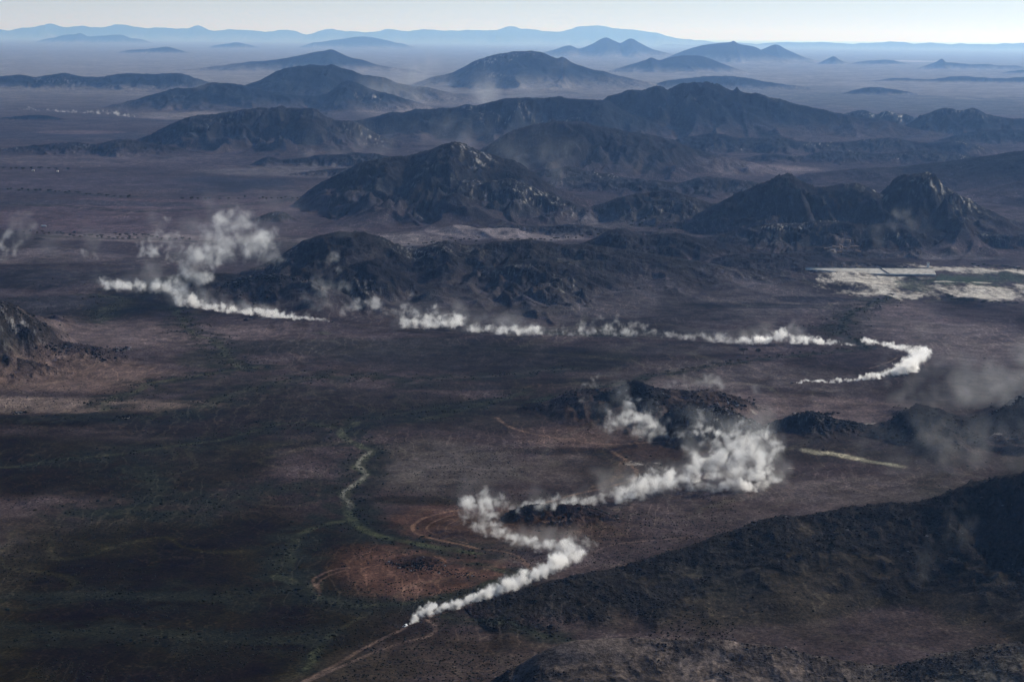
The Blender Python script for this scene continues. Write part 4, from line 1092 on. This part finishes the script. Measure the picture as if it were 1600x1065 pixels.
def lorry(label, u, v, rz):
    x, y, z = (float(q[0]) for q in gt(u, v))
    t = thing("lorry", label, "truck", (x, y, z), rz)
    part("cargo_box", bm_box((-6.6, -1.25, 1.15), (3.4, 1.25, 3.9), .06), M_WHITE, t)
    c = part("cab", bm_loft([(3.6, section(1.2, .8, 1.15, 3.0, .1)), (5.2, section(1.2, .8, 1.12, 2.95, .1)), (5.6, section(1.18, .8, 1.1, 2.1, .1))]), M_WHITE, t)
    bm = bmesh.new()
    bm.faces.new([bm.verts.new(p) for p in ((5.66, -1.0, 2.0), (5.66, 1.0, 2.0), (5.30, .95, 2.8), (5.30, -.95, 2.8))])
    bmesh.ops.solidify(bm, geom=bm.faces[:], thickness=.04)
    part("windscreen", bm, M_GLASS, t)
    part("chassis", bm_box((-6.4, -.5, .75), (5.2, .5, 1.10)), M_BLK, t)
    part("side_skirt", bm_box((-3.4, -1.2, .45), (2.6, 1.2, 1.0)), M_BLK, t)
    for wx in (-5.4, -4.2, 4.4):
        for sd in (-1, 1):
            w = part("wheel", bm_wheel((wx, sd * 1.05, .52), .52, .36), M_TYRE, t, True)
            part("rim", bm_wheel((wx, sd * 1.22, .52), .28, .05), M_RIM, w, True)
    return t


lorry("long white lorry standing alone on the reddish plain", 69, 354.5, math.radians(4))

# ---- dam, tower, houses
M_CONC = simple_mat("pale_concrete", (.50, .465, .40), .9, spec=.1, noise=.3, scale=.12)
M_CONC2 = simple_mat("stained_concrete", (.20, .19, .175), .9, spec=.1, noise=.2, scale=.3)
M_TOWER = simple_mat("whitewash", (.72, .70, .66), .8, spec=.2, noise=.1, scale=.5)
M_DOOR = simple_mat("dark_opening", (.03, .027, .025), .7)
M_MUD = simple_mat("mud_plaster", (.24, .175, .14), .95, spec=.05, noise=.2, scale=.4)


def dam():
    xl, yl, _ = (float(q[0]) for q in gt(1262, 424.5)); xr, yr, _ = (float(q[0]) for q in gt(1452, 424.5))
    yl = (yl + yr) / 2
    L = xr - xl
    zb = float(np.mean(height_at(np.linspace(xl, xr, 20), np.full(20, yl))))
    t = thing("dam", "long pale concrete dam wall in front of the bleached valley floor", "dam", ((xl + xr) / 2, yl, zb))
    H, run = 7.5, 30.0
    n = 48
    bm = bmesh.new(); rings = []
    for k in range(n + 1):
        x = -L / 2 + L * k / n
        e = min(1.0, (k / n) / .5 + .08) if k < n / 2 else 1.0
        bow = 2 * (1 - (2 * k / n - 1) ** 2)
        zt = H * (.86 + .14 * k / n)
        rings.append([bm.verts.new(p) for p in ((x, bow - run * e, H * (1 - e) * .7 - 2), (x, bow - run * e + 1.5, H * (1 - e) * .7), (x, bow + 0, zt), (x, bow + 5.5, zt), (x, bow + 18, -2))])
    for a, b in zip(rings[:-1], rings[1:]):
        for i in range(4):
            bm.faces.new((a[i], b[i], b[i + 1], a[i + 1]))
        bm.faces.new((a[4], b[4], b[0], a[0]))
    bm.faces.new(rings[0][::-1]); bm.faces.new(rings[-1])
    part("face", bm, M_CONC, t)
    bm = bmesh.new()
    for k in range(n):
        x0, x1 = -L / 2 + L * k / n, -L / 2 + L * (k + 1) / n - .25
        bow = 2 * (1 - (2 * (k + .5) / n - 1) ** 2)
        zt = H * (.86 + .14 * (k + .5) / n)
        bm_box((x0, bow + .3, zt - .1), (x1, bow + .7, zt + 1.0), 0, bm)
    part("parapet", bm, M_CONC2, t)
    # stairs down the face
    xs = g(1368, 424)[0] - (xl + xr) / 2
    bm = bmesh.new()
    for k in range(26):
        f = k / 25
        q = xs + f * 12.0
        bow = 2 * (1 - (2 * q / L) ** 2)
        zt = H * .94
        yy = bow - run * f
        bm_box((q - 1.0, yy - .9, zt * (1 - f) + .25), (q + 1.0, yy + .5, zt * (1 - f) + .75), 0, bm)
    part("stairs", bm, M_DOOR, t)
    return t


dam()


def intake_tower():
    x, y, z = (float(q[0]) for q in gt(1450, 417.5))
    t = thing("intake_tower", "slender white tower on the bank beyond the right end of the dam", "tower", (x, y, z), .3)
    part("shaft", bm_loft([(-1.8, section(1.8, -2, 1.0, 7.4, .2)), (1.8, section(1.8, -2, 1.0, 7.4, .2))]), M_TOWER, t)
    part("cabin", bm_box((-2.1, -1.9, 7.4), (2.1, 1.9, 9.8), .05), M_TOWER, t)
    part("roof", bm_box((-2.5, -2.3, 9.8), (2.5, 2.3, 10.1), .04), M_CONC2, t)
    part("door", bm_box((-.5, -2.0, 7.5), (.5, -1.88, 9.2)), M_DOOR, t)
    return t


intake_tower()


def water():
    bm = bmesh.new()
    cx, cy_, _ = (float(q[0]) for q in gt(1400, 428.6))
    ps = []
    for k in range(40):
        a = 2 * math.pi * k / 40
        rr_ = 1 + .22 * math.sin(3 * a + 1) + .12 * math.sin(7 * a)
        ps.append((cx + 24 * rr_ * math.cos(a), cy_ + 10 * rr_ * math.sin(a)))
    zz = float(np.mean(height_at([p[0] for p in ps], [p[1] for p in ps]))) + .35
    top = [bm.verts.new((*p, zz)) for p in ps]; bot = [bm.verts.new((*p, zz - 1.2)) for p in ps]
    bm.faces.new(top)
    for k in range(40):
        bm.faces.new((top[k], bot[k], bot[(k + 1) % 40], top[(k + 1) % 40]))
    m = simple_mat("pond_water", (.30, .30, .29), .15, spec=.5)
    o = part("water", bm, m)
    o["kind"] = "structure"


water()


def house(name, label, u, v, w, dp, h, rz, mat, group=None):
    x, y, z = (float(q[0]) for q in gt(u, v))
    t = thing(name, label, "house", (x, y, z), rz, group)
    part("wall", bm_box((-w / 2, -dp / 2, -1.0), (w / 2, dp / 2, h), .05), mat, t)
    part("roof", bm_box((-w / 2 - .15, -dp / 2 - .15, h), (w / 2 + .15, dp / 2 + .15, h + .35), .04), mat, t)
    part("door", bm_box((-.5, -dp / 2 - .06, 0), (.5, -dp / 2 + .02, 2.0)), M_DOOR, t)
    for sx_ in (-.32, .32):
        part("window", bm_box((w * sx_ - .45, -dp / 2 - .05, 1.0), (w * sx_ + .45, -dp / 2 + .02, 1.9)), M_DOOR, t)
    return t


for k, (u, v, w) in enumerate(((1291, 391, 9), (1297, 389, 7), (1303, 387, 8), (1309, 389, 10), (1314, 386, 7), (1319, 388.5, 8), (1325, 386.5, 9), (1331, 388, 7), (1338, 387, 12), (1343, 388.5, 7), (1300, 393, 7), (1312, 392, 8))):
    house("mud_house", "small flat roofed mud house of the hamlet at the foot of the peaks", u, v, w, 6.5, 3.2, rng.uniform(-.5, .5), M_MUD, "mud houses of the hamlet")
house("white_house", "tiny white house beside dark trees, nearest the left edge", 52, 267.5, 8, 6, 3.4, .1, M_TOWER)
house("white_house", "tiny white house standing alone on the far plain, right of the trees", 90, 268.5, 6, 6, 3.4, -.2, M_TOWER)

# ---- trees: each one a trunk and a crown
M_BARK = simple_mat("bark", (.05, .04, .032), .9, spec=.05, noise=.3, scale=3)
M_LEAF = simple_mat("dry_green_leaves", (.020, .024, .014), .85, spec=.1, noise=.4, scale=1.5)


def make_tree(seed, w, h, flat):
    r = random.Random(seed)
    bm = bmesh.new()
    def limb(a, b, r0, r1):
        d = (b - a); q = d.to_track_quat('Z', 'Y').to_matrix().to_4x4()
        c = bmesh.ops.create_cone(bm, cap_ends=True, segments=6, radius1=r0, radius2=r1, depth=d.length)
        bmesh.ops.transform(bm, matrix=Matrix.Translation((a + b) / 2) @ q, verts=c["verts"])
    fork = Vector((r.uniform(-.2, .2), r.uniform(-.2, .2), h * .42))
    limb(Vector((0, 0, -.3)), fork, .20, .14)
    ends = []
    for k in range(5):
        a = 2 * math.pi * k / 5 + r.uniform(-.4, .4)
        e = Vector((math.cos(a) * w * .3, math.sin(a) * w * .3, h * r.uniform(.66, .82)))
        limb(fork, e, .11, .05); ends.append(e)
    tr = bm
    bm = bmesh.new()
    for k in range(420):                                            # leaf clumps scattered through the crown
        a = r.uniform(0, 2 * math.pi); q = math.sqrt(r.random()) * w * .5
        e = ends[k % 5]
        if k % 3:
            c = Vector((e.x + r.gauss(0, w * .14), e.y + r.gauss(0, w * .14), e.z + r.gauss(h * .06, h * flat)))
        else:
            c = Vector((math.cos(a) * q, math.sin(a) * q, h * (.80 + r.gauss(0, flat * .6))))
        s_ = r.uniform(.18, .42)
        n = Vector((r.gauss(0, 1), r.gauss(0, 1), r.gauss(0, 1))).normalized()
        t1 = n.orthogonal().normalized() * s_; t2 = n.cross(t1)
        bm.faces.new([bm.verts.new(c + t1), bm.verts.new(c + t2 * .7), bm.verts.new(c - t1), bm.verts.new(c - t2 * .7)])
    return tr, bm


TREES = []
for i, (w, h, fl) in enumerate(((5.5, 4.2, .07), (4.0, 4.6, .13), (7.0, 5.2, .07))):
    t = thing("desert_tree", "tree", "tree", (0, 0, 0))
    tr, cr = make_tree(40 + i, w, h, fl)
    part("trunk", tr, M_BARK, t); part("crown", cr, M_LEAF, t)
    TREES.append([t, False])


def plant_tree(u, v, sc, label, group):
    k = int(rng.integers(0, 3))
    t, used = TREES[k]
    if used:
        src = t
        t = src.copy(); COL.objects.link(t)
        for ch in src.children:
            c = ch.copy(); COL.objects.link(c); c.parent = t
    else:
        TREES[k][1] = True
    t.location = tuple(float(q[0]) for q in gt(u, v))
    t.rotation_euler = (0, 0, rng.uniform(0, 6.28)); t.scale = (sc * rng.uniform(.8, 1.25),) * 3
    t["label"] = label; t["group"] = group


def tree_row(pix, n, spread, sc, label, group):
    L = smooth_line(pix, 12)
    for k in range(n):
        q = (k + rng.uniform(-.4, .4)) / n * (len(L) - 1)
        q = min(max(q, 0), len(L) - 1.001); i = int(q); f = q - i
        u, v = L[i] * (1 - f) + L[i + 1] * f
        plant_tree(u + rng.normal(0, 2), v + rng.normal(0, spread), sc, label, group)


tree_row([(2, 265), (30, 266), (55, 266), (90, 267), (120, 268)], 9, .6, 1.9, "dark tree in the scattered row beside the tiny white houses", "trees beside the white houses")
tree_row([(0, 297), (60, 300), (110, 303), (160, 307), (210, 311)], 26, .7, 1.5, "dark tree in the long line crossing the red plain at far left", "trees in the long line on the red plain")
tree_row([(288, 313), (330, 312), (400, 312), (440, 312), (480, 310)], 20, .8, 1.4, "dark tree in the line left of the big double hill", "trees left of the double hill")
tree_row([(0, 364), (70, 365), (120, 369), (170, 374), (230, 374), (300, 376)], 38, 1.2, 1.2, "dark tree along the dry bed below the white lorry", "trees along the dry bed")
tree_row([(180, 368), (215, 370), (235, 372)], 10, 1.2, 1.3, "dark tree in the clump at the middle of the dry bed", "trees in the clump of the dry bed")
tree_row([(560, 383), (640, 384), (700, 378), (760, 374)], 22, 1.5, 1.1, "small tree on the pale flat behind the long smooth hill", "trees on the pale flat")
tree_row([(800, 378), (850, 377), (900, 372), (960, 368)], 20, 1.6, 1.2, "small tree at the mouth of the valley between the rounded hills", "trees at the valley mouth")
tree_row([(985, 352), (1010, 350), (1035, 354), (1060, 348)], 12, 3, 1.2, "small dark tree among the ragged low hills", "trees among the ragged hills")
tree_row([(1395, 462), (1370, 470), (1345, 484), (1328, 492), (1318, 508), (1312, 520), (1335, 532), (1352, 541)], 48, 2.2, .9, "low dark tree along the winding bed below the bleached silt", "trees along the winding bed")
tree_row([(1478, 466), (1492, 471), (1500, 473), (1512, 474), (1520, 474)], 14, 1.0, 1.5, "large dark tree in the clump on the white silt at the right", "trees in the clump on the silt")
tree_row([(1530, 474), (1560, 476), (1600, 478)], 10, .8, 1.1, "dark tree in the line along the lower rim of the silt", "trees along the rim of the silt")
tree_row([(1520, 417), (1550, 419), (1580, 421), (1598, 423)], 12, .8, 1.3, "dark tree along the far edge of the green field", "trees along the far edge of the field")
tree_row([(1010, 589), (1080, 577), (1160, 564), (1240, 555), (1340, 546)], 22, .8, .8, "small shrubby tree on the thin dark line crossing the plain", "trees on the thin dark line")
tree_row([(1164, 553), (1192, 554)], 2, .3, 1.4, "larger dark tree standing beside the thin dark line", "pair of larger trees by the line")
tree_row([(1240, 513), (1275, 511), (1310, 510)], 9, .6, .8, "small tree on the short line left of the winding bed", "trees on the short line")
tree_row([(272, 484), (285, 497), (292, 508), (335, 530)], 9, 1.5, .9, "small tree along the green bed below the dust bend", "trees along the green bed")

# ---- boulders and scrub: nobody could count them
def icosa():
    bm = bmesh.new(); bmesh.ops.create_icosphere(bm, subdivisions=1, radius=1.0)
    v = np.array([tuple(q.co) for q in bm.verts]); f = np.array([[q.index for q in p.verts] for p in bm.faces]); bm.free()
    return v, f


ICO_V, ICO_F = icosa()


def attr_mat(name, rough, spec):
    m = bpy.data.materials.new(name); m.use_nodes = True
    nt = m.node_tree; b = nt.nodes["Principled BSDF"]
    c = nt.nodes.new("ShaderNodeVertexColor"); c.layer_name = "tone"
    nt.links.new(c.outputs[0], b.inputs["Base Color"])
    b.inputs["Roughness"].default_value = rough; b.inputs["Specular IOR Level"].default_value = spec
    return m


M_ROCK = attr_mat("black_desert_rock", .85, .03)
M_SCRUB = attr_mat("desert_scrub", .95, .02)


def scatter(name, label, pos, size, col, mat, flat=.7, rag=.3):
    n = len(pos); k = len(ICO_V)
    V = ICO_V[None] * (1 + rng.uniform(-rag, rag, (n, k, 1)))
    V = V * (size[:, None] * np.stack([rng.uniform(.7, 1.3, n), rng.uniform(.7, 1.3, n), rng.uniform(.5, 1.0, n) * flat], 1))[:, None, :]
    a = rng.uniform(0, 6.28, n); ca, sa = np.cos(a)[:, None], np.sin(a)[:, None]
    V = np.stack([V[..., 0] * ca - V[..., 1] * sa, V[..., 0] * sa + V[..., 1] * ca, V[..., 2]], -1) + pos[:, None, :]
    F = (ICO_F[None] + (np.arange(n) * k)[:, None, None]).reshape(-1, 3)
    me = bpy.data.meshes.new(name)
    me.vertices.add(n * k); me.vertices.foreach_set("co", V.astype(np.float32).ravel())
    me.loops.add(len(F) * 3); me.loops.foreach_set("vertex_index", F.astype(np.int32).ravel())
    me.polygons.add(len(F)); me.polygons.foreach_set("loop_start", np.arange(len(F), dtype=np.int32) * 3)
    me.update(calc_edges=True)
    at = me.color_attributes.new("tone", 'FLOAT_COLOR', 'POINT')
    c4 = np.ones((n, k, 4), np.float32); c4[..., :3] = col[:, None, :]
    at.data.foreach_set("color", c4.ravel())
    me.materials.append(mat)
    o = bpy.data.objects.new(name, me); COL.objects.link(o)
    o["kind"] = "stuff"; o["label"] = label; o["category"] = name
    return o


def boulders(i, n, smin, smax, label):
    idx = np.nonzero((own == i) & (np.abs(np.arctan2(GX, GY)) < .32))[0]
    if len(idx) < 20:
        return
    w = (ROCK[idx] ** 3 * np.clip(fbm(GX[idx], GY[idx], 60, 3, 967) + .3, 0, 1) + .006) * GD[idx] ** 2
    idx = rng.choice(idx, n, p=w / w.sum())
    st = GD[idx] * .002
    pos = np.stack([GX[idx] + rng.uniform(-.5, .5, n) * st * .4, GY[idx] + rng.uniform(-.5, .5, n) * st * .5, GZ[idx]], 1)
    size = smin * (smax / smin) ** (rng.random(n) ** 2.6)
    pos[:, 2] += size * .10
    tone = np.where(rng.random(n) < .025, rng.uniform(.06, .16, n), rng.uniform(.008, .024, n))
    col = tone[:, None] * np.array((1.03, .98, 1.0))
    scatter("boulders", label, pos, size, col, M_ROCK)


boulders(0, 8000, .25, 1.7, "black boulders strewn over the lower right hillside")
boulders(5, 600, .3, 1.6, "black rocks breaking out of the low mound on the red rise")
boulders(1, 2200, .25, 1.2, "stones strewn over the rise along the bottom edge")
boulders(2, 900, .4, 2.2, "black rocks capping the reddish mound by the dust")
boulders(3, 500, .4, 2.2, "black rocks of the knoll inside the curved track")
boulders(6, 800, .5, 2.4, "rocks on the tops of the broad brown hill")
boulders(7, 500, .8, 3.5, "rocks of the knob on the brown hill")
boulders(8, 2200, .5, 2.8, "black rocks covering the rounded dome")
boulders(9, 1200, .5, 2.8, "black rocks of the low spur by the pale gravel")
boulders(10, 2600, .5, 2.8, "black rocks on the craggy ridge under the drifting dust")
boulders(11, 2600, .6, 3.2, "rocks on the dark hill at the left edge")
boulders(13, 1500, 1, 4.5, "rocks along the crest of the pointed hill")


def rock_patch(label, spots, n, smin, smax, pale=.10):
    P = []
    for u, v, ru, rv, share in spots:
        k = int(n * share)
        uu = u + rng.normal(0, .5, k) * ru; vv = v + rng.normal(0, .5, k) * rv
        x, y, _ = gt(uu, vv); P.append(np.stack([x, y], 1))
    P = np.concatenate(P); n = len(P)
    size = smin * (smax / smin) ** (rng.random(n) ** 2)
    z = height_at(P[:, 0], P[:, 1])
    pos = np.stack([P[:, 0], P[:, 1], z + size * .15], 1)
    tone = np.where(rng.random(n) < pale, rng.uniform(.10, .22, n), rng.uniform(.004, .009, n))
    scatter("boulders", label, pos, size, tone[:, None] * np.array((1.0, .97, 1.0)), M_ROCK, .9)


rock_patch("patch of black rocks on the low red rise", [(655, 884, 34, 10, .7), (610, 880, 26, 6, .12), (690, 890, 28, 6, .12), (718, 897, 30, 5, .15), (740, 900, 20, 4, .06), (540, 884, 8, 2, .02)], 420, .3, 1.5, .08)
rock_patch("rocks along the dark banks of the pale stream bed", [(1275, 648, 30, 4, .2), (1150, 628, 30, 8, .2), (195, 652, 10, 3, .05), (190, 546, 14, 4, .1), (30, 645, 14, 2, .05)], 600, .8, 3, .2)


def scrub():
    P, Sz, C = [], [], []
    for pix, w, col, st, wb, fringe in LINES:
        if not fringe or pix[0][1] < 440:
            continue
        L = gline(pix, 7)
        seg = np.concatenate([[0], np.cumsum(np.hypot(*np.diff(L, axis=0).T))])
        n = int(seg[-1] * fringe / 30)
        s_ = rng.uniform(0, seg[-1], n)
        x = np.interp(s_, seg, L[:, 0]) + rng.normal(0, .36, n) * fringe; y = np.interp(s_, seg, L[:, 1]) + rng.normal(0, .36, n) * fringe
        keep = fbm(x, y, 30, 3, 951) > -.02
        x, y = x[keep], y[keep]
        P.append(np.stack([x, y], 1)); Sz.append(.5 * 3.6 ** (rng.random(len(x)) ** 2)); 
        t = rng.uniform(.006, .026, (len(x), 1))
        C.append(t * np.array((1.0, 1.10, .72)))
    # thinly spread tufts over the dark left plain
    n = 26000
    uu = rng.uniform(-40, 1150, n); vv = rng.uniform(600, 1075, n)
    x, y = g(uu, vv); keep = fbm(x, y, 160, 3, 957) > .05; x, y = x[keep], y[keep]
    P.append(np.stack([x, y], 1)); Sz.append(rng.uniform(.3, .9, len(x))); C.append(rng.uniform(.006, .03, (len(x), 1)) * np.array((1.0, 1.06, .8)))
    P = np.concatenate(P); Sz = np.concatenate(Sz); C = np.concatenate(C)
    z = height_at(P[:, 0], P[:, 1])
    scatter("scrub", "low dark green scrub lining the dry stream beds", np.stack([P[:, 0], P[:, 1], z + Sz * .2], 1), Sz, C, M_SCRUB, .8, .4)
    print("scrub", len(P))


scrub()
